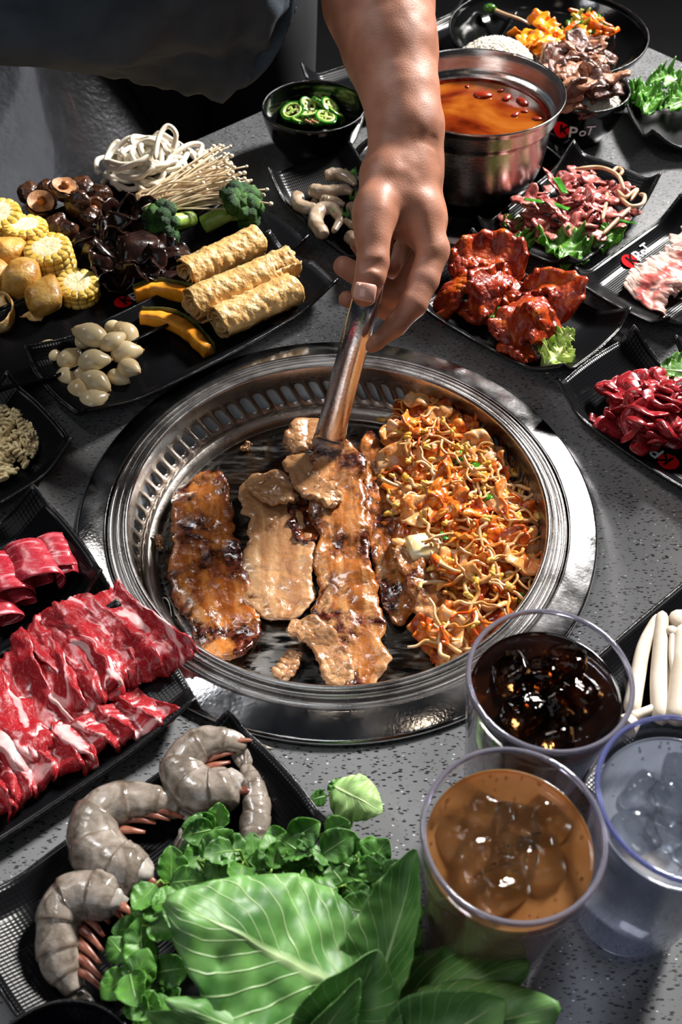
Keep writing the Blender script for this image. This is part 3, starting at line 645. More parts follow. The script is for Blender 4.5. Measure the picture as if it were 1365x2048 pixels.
# thumb nail: a shallow curved shield lying on the thumb tip
a0, a1 = Dh(733, 566, .7870), Dh(727, 602, .7890); ax_ = unit(a1-a0); sd = unit(np.cross(ax_, ray(730, 580))); nm = unit(np.cross(sd, ax_)); nm = nm if nm@ray(730, 580) < 0 else -nm
u = np.linspace(0, 1, 12)[:, None]; v = np.linspace(-1, 1, 14)[None]
wn = .0092*np.sqrt(np.clip(1-(2*u-1)**6*.35, 0, 1))
G = a0+(a1-a0)*u[..., None]+sd*(v*wn*np.ones_like(u))[..., None]+nm*(-.0032*v*v+.0006-.0012*(2*u-1)**2)[..., None]
m_ = sheet(G, .0007); obj('thumb_nail', (m_[0]-root_p, m_[1], m_[2]), NAIL, pe)
def sleeve():
    ax = spl([D(-260, -420, .76), D(60, -215, .80), D(290, -100, .86), D(405, -42, .905), D(455, -15, .935)], 50); n = 64
    rr = np.interp(np.linspace(0, 1, 50), [0, .35, .6, .85, 1], [.156, .117, .094, .082, .0795]); G = []
    T = unit(np.gradient(ax, axis=0)); U = unit(np.cross(T, np.array([0, 1, .2]))); W = np.cross(T, U)
    th = np.linspace(0, 2*np.pi, n)
    for i in range(50):
        d = np.cos(th)[:, None]*U[i]+np.sin(th)[:, None]*W[i]; q = ax[i]+d*rr[i]; s = i/49
        f = .009*np.sin(th*3+s*9)+.012*fbm(np.column_stack([np.cos(th)*2, np.sin(th)*2, np.full(n, s*3)]), 1.3, 5)+.004*fbm(np.column_stack([np.cos(th)*5, np.sin(th)*5, np.full(n, s*8)]), 1.3, 6)
        f = f*(.78 if s < .93 else .4)
        if abs(s-.93) < .012: f = f-.002
        G.append(q+d*f[:, None])
    G = np.array(G); G[:, -1] = G[:, 0]; return sheet(G, .002, 1)
m_ = sleeve(); obj('shirt_sleeve', (m_[0]-root_p, m_[1], m_[2]), NAVY, pe)
ax = spl([D(-260, -420, .76), D(60, -215, .80), D(290, -100, .86), D(405, -42, .905), D(455, -15, .935)], 50); T = unit(np.gradient(ax, axis=0)); U = unit(np.cross(T, np.array([0, 1, .2]))); Wv = np.cross(T, U)
st = []
for k in range(46):
    a = k/46*2*np.pi; b2 = a+.07
    st.append(tube([ax[44]+(.0845)*(math.cos(q)*U[44]+math.sin(q)*Wv[44]) for q in (a, (a+b2)/2, b2)], .0006, 4))
m_ = merge(st); tag(obj('hem_stitching', (m_[0]-root_p, m_[1], m_[2]), NAVY, pe), kind='stuff')
TRO = M('black_trousers', [(.3, '08080b'), (.7, '101015')], scale=30, rough=.9)
for s, x in enumerate((515, 300)):
    t0 = D(x, 60, 1.75); m_ = tube([t0+[0, .05, .25], t0, t0*[1, 1, 0]+[0, 0, -.72]], [.11, .10, .07], 20); obj('trouser_leg', (m_[0]-root_p, m_[1], m_[2]), TRO, pe)
m_ = tube([D(-260, -430, .80), D(60, -480, 1.3), D(300, -420, 1.75), D(420, -140, 1.85)+[0, .1, 0]], [.14, .18, .19, .16], 24, .7); obj('shirt_body', (m_[0]-root_p, m_[1], m_[2]), NAVY, pe)
# ================================================================== tongs
def tong_arm(pts, w, bow, n=60, flat_from=.86):
    c = spl(pts, n); T = unit(np.gradient(c, axis=0)); t = np.linspace(0, 1, n); wv = np.interp(t, [0, .6, .86, .9, 1], w)
    side = unit(np.cross(T, ray(690, 760))); nn = np.cross(side, T); nn = nn*np.where((nn@ray(690, 760)) < 0, 1, -1)[:, None]
    v = np.linspace(-1, 1, 17); k = np.where(t > flat_from, np.clip(1-(t-flat_from)/.03, .15, 1), 1)
    G = c[:, None]+side[:, None]*(wv/2)[:, None, None]*np.sin(v*1.15)[None, :, None]/math.sin(1.15)+nn[:, None]*(bow*k[:, None]*(np.cos(v*1.35)[None]-np.cos(1.35)))[..., None]
    return G
tg0 = D(700, 560, .815); tipw = P(652, 905, -.016)
tgt = thing('tongs', 'stainless steel tongs gripping a strip of pork belly over the grill', 'tongs', tipw)
gp_ = D(733, 600, .872)
dirr = unit(tipw-gp_)
A = [D(778, 430, .905), D(757, 510, .895), gp_, gp_*.5+tipw*.5+[0, 0, .001], D(661, 848, 0) if False else tipw-dirr*.034+[0, 0, .0015], tipw-dirr*.022, tipw+dirr*.002]
m_ = sheet(tong_arm(A, [.019, .0255, .0285, .0300, .0290], .0085), .0012, 1)
TS = steel('tong_steel', 'cfcdd2', .2, .5, st=(1, 1, 1), bsc=350, rv=.06)
obj('upper_arm', (m_[0]-tipw, m_[1], m_[2]), TS, tgt)
off = np.array([.004, .022, -.004])
B = [A[0], A[1]+off*.4, A[2]+off*.75, A[3]+off*.8, A[4]+off*.45, A[5]+off*.35, A[6]+off*.3]
m_ = sheet(tong_arm(B, [.019, .0245, .026, .026, .026], .004), .0012, 1); obj('lower_arm', (m_[0]-tipw, m_[1], m_[2]), TS, tgt)
# ================================================================== grilled pork belly
def pork_mat(name, cols, char='3a0f04', fat='c9a07a', cs=.47, rough=.22):
    m, N, L, b = nt(name); tc = N.new('ShaderNodeTexCoord')
    mp = N.new('ShaderNodeMapping'); mp.inputs['Scale'].default_value = (1.3, 3.0, 1); L.new(tc.outputs['UV'], mp.inputs[0])
    n = N.new('ShaderNodeTexNoise'); n.inputs['Scale'].default_value = 1.3; n.inputs['Detail'].default_value = 6; n.inputs['Distortion'].default_value = .7; n.inputs['Roughness'].default_value = .6; L.new(mp.outputs[0], n.inputs['Vector'])
    r = ramp(N, cols); L.new(n.outputs['Fac'], r.inputs[0])
    n2 = N.new('ShaderNodeTexNoise'); n2.inputs['Scale'].default_value = 21; n2.inputs['Detail'].default_value = 7; n2.inputs['Distortion'].default_value = .6; n2.inputs['Roughness'].default_value = .65; L.new(tc.outputs['Object'], n2.inputs['Vector'])
    r2 = ramp(N, [(cs, (1, 1, 1)), (cs+.10, (0, 0, 0))]); L.new(n2.outputs['Fac'], r2.inputs[0])
    n4 = N.new('ShaderNodeTexNoise'); n4.inputs['Scale'].default_value = 170; n4.inputs['Detail'].default_value = 4; L.new(tc.outputs['Object'], n4.inputs['Vector'])
    r3 = ramp(N, [(.3, '1c0602'), (.5, char), (.7, '7a3008')]); L.new(n4.outputs['Fac'], r3.inputs[0])
    mx = N.new('ShaderNodeMix'); mx.data_type = 'RGBA'; L.new(r2.outputs[0], mx.inputs[0]); L.new(r.outputs[0], mx.inputs[6]); L.new(r3.outputs[0], mx.inputs[7])
    L.new(mx.outputs[2], b.inputs['Base Color'])
    mr = N.new('ShaderNodeMapRange'); mr.inputs[1].default_value = .35; mr.inputs[2].default_value = .65; mr.inputs[3].default_value = rough-.14; mr.inputs[4].default_value = rough+.2; L.new(n4.outputs['Fac'], mr.inputs[0]); L.new(mr.outputs[0], b.inputs['Roughness'])
    bp = N.new('ShaderNodeBump'); bp.inputs['Strength'].default_value = .8; bp.inputs['Distance'].default_value = .0016; L.new(n4.outputs['Fac'], bp.inputs['Height']); L.new(bp.outputs[0], b.inputs['Normal'])
    b.inputs['Subsurface Weight'].default_value = .08; b.inputs['Subsurface Scale'].default_value = .004; b.inputs['Coat Weight'].default_value = .5; b.inputs['Coat Roughness'].default_value = .06
    return m
PKB = pork_mat('browned_pork', [(.3, '6e2f0c'), (.45, 'a85a1e'), (.55, 'c27a38'), (.7, 'b98654')], cs=.44)
PKP = pork_mat('pale_pork', [(.3, '8a5a3a'), (.45, 'a87850'), (.6, 'c09468'), (.75, 'cfaa84')], cs=.33, char='6a3412')
PKM = pork_mat('mixed_pork', [(.3, '7a3c14'), (.45, 'a0602c'), (.55, 'b98350'), (.72, 'c69a70')], cs=.41)
def strip(path, hs, wd, seed, th=.0045, amp=.0035, nu=110, nv=30, ripple=.0035, edge=.0042, tilt=0):
    """path: picture points on the pan, hs: heights, wd: widths in m"""
    pts = np.array([P(x, y, h) for (x, y), h in zip(path, hs if hasattr(hs, '__len__') else [hs]*len(path))]); c = spl(pts, nu); t = np.linspace(0, 1, nu)
    w = np.interp(t, np.linspace(0, 1, len(wd)), wd); w = w*np.clip(np.sqrt(np.minimum(t, 1-t)*9+.10), 0, 1)
    T = unit(np.gradient(c, axis=0)); S = unit(np.cross(T, [0, 0, 1.])); v = np.linspace(-1, 1, nv)
    e1 = edge*1.3*vn(c, 38, seed+31)+edge*.8*fbm(c, 90, seed)+.2*edge*fbm(c, 240, seed+4); e2 = edge*1.3*vn(c, 38, seed+47)+edge*.8*fbm(c, 90, seed+9)+.2*edge*fbm(c, 240, seed+5)
    ww = w[:, None]/2*v[None]+np.where(v < 0, -1, 1)[None]*np.where(v[None] < 0, e1[:, None], e2[:, None])*np.abs(v)[None]**1.5
    G = c[:, None]+S[:, None]*ww[..., None]
    z = amp*fbm(G, 38, seed+20, 2)+ripple*np.abs(v)[None]**2*np.sin(t[:, None]*34+seed+v[None]*1.2)*(.5+.5*vn(G, 30, seed+3))+.0006*fbm(G, 300, seed+2, 2)
    G[..., 2] += np.maximum(z, -.003)+tilt*v[None]*(1-.6*v[None])*w.max()/2
    return sheet(G, th, .4)
def pork(label, path, hs, wd, seed, mat, **k):
    m = strip(path, hs, wd, seed, **k); c = m[0].mean(0); o = obj('pork_belly_slice', (m[0]-c, m[1], m[2]), mat, None, c); tag(o, label, 'meat'); return o
pork('browned pork belly slice nearest the left of the pan', [(416, 948), (404, 1040), (412, 1140), (446, 1240), (476, 1318)], -.030, [.048, .050, .064, .062, .038], 1, PKB, amp=.005, ripple=.004)
pork('pale pork belly slice with white fat edge, second from left', [(522, 945), (545, 1030), (556, 1110), (556, 1240)], [-.027, -.027, -.030, -.032], [.050, .054, .064, .066], 2, PKP, amp=.005)
pork('crumpled top fold of pale pork behind the second slice', [(500, 960), (545, 985), (590, 1000)], [-.020, -.016, -.022], [.024, .028, .018], 21, PKP, th=.006, amp=.006)
pork('dark charred pork belly piece between second and held slices', [(578, 935), (606, 1020), (625, 1090)], -.031, [.030, .038, .025], 3, pork_mat('charred_pork', [(.3, '2a0b03'), (.55, '6a2c0c'), (.7, '96501c')], cs=.52), amp=.004)
pork('long glazed pork belly slice held by the tongs', [(672, 880), (672, 960), (680, 1060), (690, 1160), (705, 1270), (712, 1378)], [-.013, -.018, -.022, -.025, -.027, -.030], [.062, .044, .046, .052, .058, .044], 4, PKM, amp=.005, ripple=.004, nu=130)
pork('pale folded end of pork draped left of the tongs', [(580, 900), (606, 870), (640, 860), (662, 880)], [-.018, -.014, -.012, -.014], [.022, .032, .032, .02], 41, PKP, th=.006, amp=.006)
pork('pale twisted pork fold under the tong tip', [(588, 905), (612, 950), (650, 985), (676, 1010)], [-.022, -.014, -.012, -.016], [.016, .028, .030, .02], 42, PKP, th=.006, amp=.006)
pork('charred pork belly slice right of the held slice', [(742, 862), (755, 960), (778, 1060), (800, 1160), (802, 1250)], [-.024, -.027, -.028, -.030, -.032], [.026, .034, .038, .040, .032], 5, PKB, amp=.004, ripple=.004)
pork('short curled pork strip touching the kimchi', [(790, 1095), (830, 1150), (862, 1205), (872, 1260)], [-.018, -.018, -.022, -.028], [.016, .026, .030, .022], 6, PKM, amp=.004, th=.006)
pork('twisted pale pork strip at the bottom of the pan', [(578, 1255), (625, 1270), (668, 1320), (690, 1370)], [-.026, -.022, -.026, -.031], [.020, .026, .024, .016], 7, PKP, amp=.004, th=.006)
pork('small curled tan pork scrap at the lower edge of the pan', [(598, 1305), (583, 1330), (562, 1358)], [-.032, -.033, -.034], [.010, .014, .013], 8, PKP, amp=.003, th=.006, nu=40, nv=12)
pork('tiny pork crumb stuck on the left rim of the pan', [(316, 1070), (322, 1100)], [-.033, -.034], [.010, .011], 9, PKP, amp=.003, th=.006, nu=20, nv=10)
pork('tiny pork crumb on the bare upper part of the pan', [(500, 886), (492, 902)], [-.036, -.037], [.006, .006], 10, PKP, amp=.002, th=.005, nu=16, nv=8)
# ================================================================== kimchi and bean sprouts
KP = [(822, 790), (905, 825), (985, 890), (1045, 985), (1078, 1090), (1058, 1195), (985, 1270), (900, 1325), (868, 1318), (850, 1285), (888, 1215), (830, 1130), (795, 1040), (772, 960), (768, 880), (790, 850)]
poly = [P(x, y, -.030)[:2] for x, y in KP]; pl_ = np.array(poly); kc = pl_.mean(0)
def kh(x, y):   # mound height
    q = np.array([x, y]); dmin = 9
    for i in range(len(pl_)):
        a, b = pl_[i], pl_[(i+1) % len(pl_)]; ab = b-a; t = np.clip(((q-a)@ab)/(ab@ab), 0, 1); dmin = min(dmin, np.linalg.norm(q-a-t*ab))
    return -.036+.020*min(1, dmin/.028)**.6*(1 if inpoly(x, y, poly) else 0)
KIM = M('kimchi_base', [(.3, '7a2406'), (.45, 'b4480c'), (.6, 'cf7a24'), (.75, 'd9a25a')], scale=120, detail=5, dist=1, rough=.25, bump=1, bscale=250, bdist=.003, coat=.4)
def heap(fn_h, lo, hi, n, mat, name, amp, fs, seed, par=None, inside=None, base=-.040):
    xs = np.linspace(lo[0], hi[0], n); ys = np.linspace(lo[1], hi[1], n); V = []; 
    Z = np.array([[fn_h(x, y) for y in ys] for x in xs]); G = np.stack(np.broadcast_arrays(xs[:, None], ys[None], Z), -1).copy()
    G[..., 2] += amp*fbm(np.stack([G[..., 0], G[..., 1], 0*G[..., 0]], -1), fs, seed, 3)*(Z > base+.003)
    k = Z > base+.0045; idx = -np.ones(k.shape, int); F = []
    q = k[:-1, :-1] | k[1:, :-1] | k[:-1, 1:] | k[1:, 1:]; a = np.argwhere(q); f = np.stack([a[:, 0]*n+a[:, 1], (a[:, 0]+1)*n+a[:, 1], (a[:, 0]+1)*n+a[:, 1]+1, a[:, 0]*n+a[:, 1]+1], -1)
    used = np.unique(f); mp = -np.ones(n*n, int); mp[used] = np.arange(len(used)); return (G.reshape(-1, 3)[used], [mp[f]], None)
m_ = heap(kh, pl_.min(0)-.003, pl_.max(0)+.003, 110, KIM, 'kimchi_heap', .0035, 120, 3)
c = m_[0].mean(0); c[2] = -.036; tag(obj('kimchi_heap', (m_[0]-c, m_[1], None), KIM, None, c), 'shredded red kimchi under the bean sprouts on the right of the pan', 'kimchi', kind='stuff')
CAB = [M('kimchi_leaf_'+n, st, scale=70, detail=4, dist=1, rough=.22, bump=.5, bscale=160, bdist=.002, coat=.25, sss=.1, ssr=.003) for n, st in (('pale', [(.35, 'c9691c'), (.5, 'd99a58'), (.65, 'dcb48c')]), ('orange', [(.35, 'a8380a'), (.5, 'cf6a1c'), (.65, 'e0963e')]), ('red', [(.35, '96300c'), (.5, 'bc5418'), (.7, 'd0843c')]))]
def crumple(seed, L, W, amp=.004, th=.002, nu=16, nv=10, fs=90, curl=0., twist=0.):
    u = np.linspace(-.5, .5, nu)[:, None]; v = np.linspace(-.5, .5, nv)[None]
    x = u*L+0*v; y = v*W*(1-.35*np.abs(u*2)**3)+0*u; z = 0*x
    if curl: x = np.sin(u*curl)*L/curl+0*v; z = (1-np.cos(u*curl))*L/curl+0*v
    G = np.stack([x, y, z], -1); 
    if twist: a = u*twist; G = np.stack([G[..., 0], G[..., 1]*np.cos(a), G[..., 2]+G[..., 1]*np.sin(a)], -1)
    G = G+amp*np.stack([.5*fbm(G, fs, seed+k*7, 2) for k in range(2)]+[fbm(G, fs, seed+40, 2)], -1)
    return sheet(G, th, .4)
def pick_in(r, n=1):
    while True:
        x = r.uniform(pl_[:, 0].min(), pl_[:, 0].max()); y = r.uniform(pl_[:, 1].min(), pl_[:, 1].max())
        if inpoly(x, y, poly): return x, y
rk = random.Random(5); km = [mesh('kimchi_piece', crumple(s, rk.uniform(.02, .036), rk.uniform(.012, .022), .005, .0032, curl=rk.uniform(-2, 2)), CAB[s % 3]) for s in range(12)]
big = [(845, 815, .034, .026, 0), (870, 850, .03, .02, 0), (955, 920, .036, .030, 0), (928, 880, .03, .026, 1), (832, 1035, .034, .026, 0), (1040, 1135, .036, .026, 0), (900, 960, .026, .022, 1), (800, 985, .024, .014, 0), (1010, 1010, .032, .018, 0), (880, 1000, .026, .016, 1), (825, 870, .03, .018, 1)]
for i, (x, y, L_, W_, k) in enumerate(big):
    q = P(x, y, -.018); o = obj('kimchi_piece', crumple(60+i, L_, W_, .006, .004, curl=rk.uniform(.6, 1.6)), CAB[k], None, (q[0], q[1], kh(q[0], q[1])+.012), (rk.uniform(-.4, .4), rk.uniform(-.4, .4), rk.uniform(0, 3)))
    tag(o, 'large kimchi cabbage piece '+['highest on the heap by the slotted wall', 'just below the highest piece', 'at the upper right by the slotted wall', 'with an orange edge left of the upper right piece', 'pleated, above the white cabbage cube', 'swollen, at the right edge of the heap', 'in the upper middle of the heap', 'pale and narrow, touching the charred pork', 'broad and ribbed, right of centre', 'orange, in the centre of the heap', 'under the highest pieces, by the top of the charred pork'][i], 'kimchi', 'large kimchi pieces')
o = obj('cabbage_cube', rbox(.03, .024, .016, .25, seed=4, amp=.05), M('cabbage_white', [(.4, 'e8c878'), (.6, 'ece0c4')], scale=60, rough=.25, coat=.4), None, P(848, 1097, -.016), (.2, .15, .3)); tag(o, 'blocky white cabbage stem piece at the left of the kimchi heap', 'cabbage')
for i in range(170):
    x, y = pick_in(rk); o = obj('kimchi_piece', km[rk.randrange(12)], None, None, (x, y, kh(x, y)+rk.uniform(.001, .009)), (rk.uniform(-.8, .8), rk.uniform(-.8, .8), rk.uniform(0, 6.3)), rk.uniform(.7, 1.35)); tag(o, 'small shred of red kimchi cabbage in the heap on the pan', 'kimchi', 'kimchi shreds')
SPR = M('sprout_stem', [(.35, 'cc8434'), (.5, 'd9a868'), (.65, 'dfc09a')], scale=50, rough=.25, coat=.3, sss=.15, ssr=.003); BEAN = M('sprout_bean', [(.4, 'cf9426'), (.6, 'deb85c')], scale=80, rough=.22, coat=.4)
def sprout(seed):
    r = random.Random(seed); L = r.uniform(.03, .05); p = [np.zeros(3)]; a = r.uniform(0, 6); 
    for i in range(6): a += r.uniform(-.9, .9); p.append(p[-1]+np.array([math.cos(a), math.sin(a), r.uniform(-.25, .3)])*L/6)
    p = np.array(p); p -= p.mean(0); c = spl(p, 26); rr = np.linspace(.0021, .0012, 26)
    ms = [(*tube(c, rr, 6), 0)]
    if seed % 3: 
        for s in (-1, 1): b = xf(ball(2, 0, 0, 1, (.0042, .0024, .0026)), (0, 0, r.uniform(0, 3)), c[0]+[0, s*.0014, .0008]); ms.append((*b, 1))
    return mesh('bean_sprout', merge(ms), [SPR, BEAN])
sm_ = [sprout(s) for s in range(14)]
for i in range(210):
    x, y = pick_in(rk); o = obj('bean_sprout', sm_[rk.randrange(14)], None, None, (x, y, kh(x, y)+rk.uniform(.005, .0155)), (rk.uniform(-.35, .35), rk.uniform(-.35, .35), rk.uniform(0, 6.3)), rk.uniform(.7, 1.05)); tag(o, 'glistening bean sprout tangled in the kimchi heap on the pan', 'bean sprout', 'bean sprouts in the kimchi')
CAR = M('carrot_orange', [(.4, 'cf4406'), (.6, 'e87a18')], scale=90, rough=.25, coat=.3); GRN = M('scallion_green', [(.4, '1e5a0c'), (.6, '3f8a20')], scale=90, rough=.2, coat=.4)
cm_ = mesh('carrot_strip', tube(spl([(-.014, 0, 0), (-.004, .002, .002), (.005, -.001, .001), (.014, .002, -.001)], 10), .0015, 5), CAR)
for i, (x, y) in enumerate([(838, 872), (842, 895), (882, 945), (890, 965), (925, 895), (925, 1240), (945, 1250), (960, 1245), (970, 1275), (820, 860), (900, 1170), (1010, 1040)]):
    q = P(x, y, -.016); tag(obj('carrot_strip', cm_, None, None, (q[0], q[1], kh(q[0], q[1])+.012), (0, rk.uniform(-.3, .3), rk.uniform(0, 6)), rk.uniform(.7, 1.1)), 'orange carrot strip mixed into the kimchi heap', 'carrot', 'carrot strips in the kimchi')
gm_ = mesh('scallion_piece', crumple(3, .016, .008, .003, .0015, 10, 6), GRN)
for i, (x, y) in enumerate([(922, 932), (915, 930), (968, 1010), (887, 1085), (885, 1335), (880, 1325), (1045, 1190), (950, 945)]):
    q = P(x, y, -.014); tag(obj('scallion_piece', gm_, None, None, (q[0], q[1], kh(q[0], q[1])+.012), (rk.uniform(-.4, .4), rk.uniform(-.3, .3), rk.uniform(0, 6)), rk.uniform(.6, 1.1)), 'green scallion piece mixed into the kimchi heap', 'scallion', 'scallion pieces in the kimchi')
# ================================================================== vegetables on the two platters
def pose(m, c):  # centre a world-space mesh on point c
    return (m[0]-np.asarray(c),)+tuple(m[1:])
def wobj(name, m, mats, label=None, cat=None, group=None, parent=None, smooth=True):
    if parent is not None: return obj(name, pose(m, parent.location), mats, parent, smooth=smooth)
    c = m[0].mean(0); c[2] = m[0][:, 2].min(); o = obj(name, pose(m, c), mats, None, c, smooth=smooth); return tag(o, label, cat, group)
KERN = M('corn_kernel', [(.35, 'd4a634'), (.6, 'e2c46c')], scale=60, rough=.2, coat=.3, sss=.15, ssr=.003)
COB = M('corn_cob', [(.3, 'd8c07a'), (.5, 'e8dcae'), (.7, 'f2ead0')], scale=220, dist=2, rough=.5, bump=.8, bscale=500, bdist=.001)
def corn(label, px, py, h, r, ht, rot):
    t = thing('corn_piece', label, 'corn', P(px, py, h), rot); ks = []; nr = max(3, int(ht/.0062)); na = 15
    for j in range(nr):
        for i in range(na):
            a = (i+rnd.uniform(-.07, .07))/na*2*np.pi; z = (j+.5)/nr*ht; q = r*.87
            m = rbox(.0085, r*2*np.pi/na*1.02, ht/nr*1.06, .55); ks.append(xf(m, (0, 0, a), (q*math.cos(a), q*math.sin(a), z)))
    for i in range(na):
        a = i/na*2*np.pi; m = rbox(r*.42, r*.28, .003, .5); ks.append(xf(m, (0, 0, a), (r*.76*math.cos(a), r*.76*math.sin(a), ht-.0002)))
    tag(obj('kernels', merge(ks), KERN, t), kind='stuff')
    m = lathe([(.0005, 0), (r*.84, 0), (r*.84, ht-.001), (r*.62, ht+.0012), (r*.3, ht+.0005), (.0005, ht)], 40); V = m[0]; V[:, 2] += .0008*vn(V, 500, 1)*(V[:, 2] > ht*.8); obj('cob', m, COB, t)
corn('upright corn cob piece in the middle of the corn group', 108, 538, .009, .0245, .030, (.06, -.04, .3))
corn('corn cob piece behind the upright one, second in the row', 55, 492, .012, .0235, .026, (-.1, .1, .2))
corn('corn cob piece farthest back at the left edge', 12, 470, .012, .0240, .032, (.1, -.1, .7))
corn('low corn cob piece nearest the wood ear mushrooms', 158, 590, .009, .0215, .018, (.12, .1, .1))
TOF = M('fried_tofu', [(.3, '94601c'), (.45, 'b98436'), (.6, 'cfa254'), (.75, 'd9b878')], scale=60, rough=.42, bump=.8, bscale=220, bdist=.0015, coat=.15)
for i, (lb, x, y, s, rz) in enumerate([('brown fried tofu puff below the corn, lowest of three', 92, 592, .038, .4), ('brown fried tofu puff in the middle of the three', 42, 556, .038, .1), ('brown fried tofu puff touching the corn at the left edge', 14, 508, .040, .8), ('brown fried tofu puff cut off by the left edge', -12, 560, .034, .2)]):
    m = rbox(s*1.08, s*1.05, s*.92, .62, seed=i*5, amp=.16); V = m[0]; V += V*(.05*fbm(V, 60, i))[:, None]; tag(obj('tofu_puff', m, TOF, None, P(x, y, .027), (.2, .1*i, rz)), lb, 'tofu')
YUB = M('tofu_skin', [(.3, 'b98a4c'), (.5, 'd2a868'), (.7, 'dfbe88')], scale=70, rough=.42, bump=.9, bscale=170, bdist=.0028, coat=.12)
def ribbon(pts, w, th=.0015, n=50, nv=7, seed=0, amp=.001):
    c = spl(pts, n); T = unit(np.gradient(c, axis=0)); S = unit(np.cross(T, [0.1, .1, 1.])); v = np.linspace(-1, 1, nv); G = c[:, None]+S[:, None]*(w/2*v)[None, :, None]; G = G+amp*np.stack([fbm(G, 90, seed+k, 2) for k in range(3)], -1); return sheet(G, th)
def up_ribbon(pts, w, th=.0015, n=60, nv=7, seed=0, amp=.001):
    c = spl(pts, n); v = np.linspace(0, 1, nv); G = c[:, None]+np.array([0, 0, 1.])*(w*v)[None, :, None]; G = G+amp*np.stack([fbm(G, 90, seed+k, 2) for k in range(3)], -1); return sheet(G, th)
wobj('bean_curd_knot', up_ribbon([P(-20, 640, .01), P(8, 605, .01), P(30, 625, .01), P(22, 655, .01), P(-5, 668, .01), P(-25, 650, .01)], .014, .0025), YUB, 'looped tan bean curd strip at the left edge', 'bean curd')
wobj('bean_curd_strip', ribbon([P(-10, 590, .02), P(20, 615, .016), P(50, 628, .012), P(88, 636, .010)], .014, .002, amp=.004, seed=4), YUB, 'crumpled tan bean curd strip in front of the tofu puffs', 'bean curd')
# shiitake
CAPM = M('shiitake_cap', [(.3, '1c0d06'), (.5, '3a1f10'), (.7, '5a3520')], scale=60, rough=.3, bump=1, bscale=120, bdist=.003, coat=.3)
GILL = M('shiitake_gill', [(.3, '8a5a38'), (.6, 'b4845a')], scale=120, rough=.5, bump=.6, bscale=500, bdist=.001); STEM = M('shiitake_stem', [(.3, '7a3c18'), (.6, 'b06a34')], scale=60, rough=.4)
def shiitake(label, x, y, h, r, rot, up):
    t = thing('shiitake_mushroom', label, 'mushroom', P(x, y, h), rot)
    pr = rprof([(.0005, .0), (r*.55, -.001), (r*.93, -.0045), (r, -.001), (r*.9, .006), (r*.5, .0105), (.0005, .0115)], 5); m = lathe(pr, 40); V = m[0]; V += .0022*np.stack([fbm(V, 90, int(x)+k, 2) for k in range(3)], -1)
    obj('cap', m, CAPM, t); g = lathe([(.0005, -.0008), (r*.5, -.0018), (r*.82, -.0045)], 40); g[0][:, 2] += .0022*fbm(g[0], 90, int(x)+2, 2)-.0008
    obj('gills', (g[0], [f[:, ::-1] for f in g[1]], None), GILL, t); obj('stem', xf(tube(spl([(0, 0, 0), (.001, 0, -.005), (.0, .002, -.011)], 10), rnd_r(10, .0048, .3), 10)), STEM, t)
shiitake('gill-side-up shiitake mushroom at the top of the mushroom heap', 128, 378, .040, .0165, (R(190), R(15), .4), 1)
shiitake('gill-side-up shiitake mushroom lying lowest at the left of the heap', 82, 408, .024, .0180, (R(200), R(-12), 1.1), 1)
for i, (x, y, h, r, rx, ry, lb) in enumerate([(162, 378, .030, .0165, .5, .3, 'dark wrinkled shiitake cap right of the topmost one'), (95, 380, .022, .013, .4, -.6, 'dark shiitake cap between the two gill-up ones'), (200, 392, .024, .0155, .3, .5, 'dark shiitake cap next to the noodles'), (156, 408, .028, .0165, -1.1, .2, 'brown shiitake mushroom lying on its side in front'), (188, 414, .022, .012, 1.8, .6, 'shiitake showing its brown stem beside the wood ears'), (116, 450, .016, .0145, .2, .2, 'small dark shiitake cap behind the corn'), (135, 462, .014, .012, .4, .9, 'curled reddish shiitake beside the corn'), (182, 436, .016, .013, .3, .3, 'dark shiitake half covered by wood ear'), (60, 388, .016, .014, .2, -.4, 'dark shiitake cap behind the gill-up one at left')]):
    shiitake(lb, x, y, h, r, (rx, ry, i*.9), 0)
WE = M('wood_ear', [(.3, '0c0605'), (.55, '241310'), (.75, '3c2218')], scale=50, rough=.22, bump=.4, bscale=120, bdist=.002, coat=.3, sss=.05, ssr=.003)
we = [(215, 430), (250, 425), (290, 430), (230, 465), (265, 470), (300, 470), (195, 490), (235, 505), (275, 505), (320, 500), (205, 540), (245, 550), (285, 540), (335, 540), (215, 560), (240, 562), (275, 560), (180, 470), (345, 515), (310, 545), (265, 445), (330, 560), (215, 520)]
for i, (x, y) in enumerate(we):
    m = crumple(100+i, rnd.uniform(.035, .055), rnd.uniform(.028, .042), .013, .0016, 22, 16, 38, curl=rnd.uniform(.8, 2.2)); q = P(x, y, .018+.012*math.exp(-((x-260)/60)**2-((y-490)/60)**2))
    tag(obj('wood_ear_mushroom', m, WE, None, q, (rnd.uniform(-.6, .6), rnd.uniform(-.6, .6), rnd.uniform(0, 6))), 'dark brown curled wood ear in the heap between corn and broccoli', 'mushroom', 'wood ear mushrooms')
UD = M('udon', [(.4, 'dcd3c0'), (.6, 'ebe3d4')], scale=30, rough=.3, coat=.2, sss=.2, ssr=.004)
ud = thing('noodle_bundle', 'heap of thick white udon noodles at the back of the platter', 'noodles', P(300, 345, .012)); uc = np.array(ud.location)
ru = random.Random(3)
for i in range(62):
    cx, cy = ru.gauss(0, .028), ru.gauss(0, .023); a = ru.uniform(0, 6.3); rad = ru.uniform(.014, .034); hh = .052*math.exp(-(cx*cx+cy*cy)/.0011)*ru.uniform(.25, 1); p = []
    for k in range(8): a += ru.uniform(.3, .95); x = cx*.8+rad*math.cos(a); y = cy*.8+rad*.9*math.sin(a); p.append((x, y, max(.002, hh*math.exp(-(x*x+y*y)/.004)+ru.uniform(0, .008))))
    obj('noodle', tube(spl(p, 60), rnd_r(60, .0033, .04), 9), UD, ud)
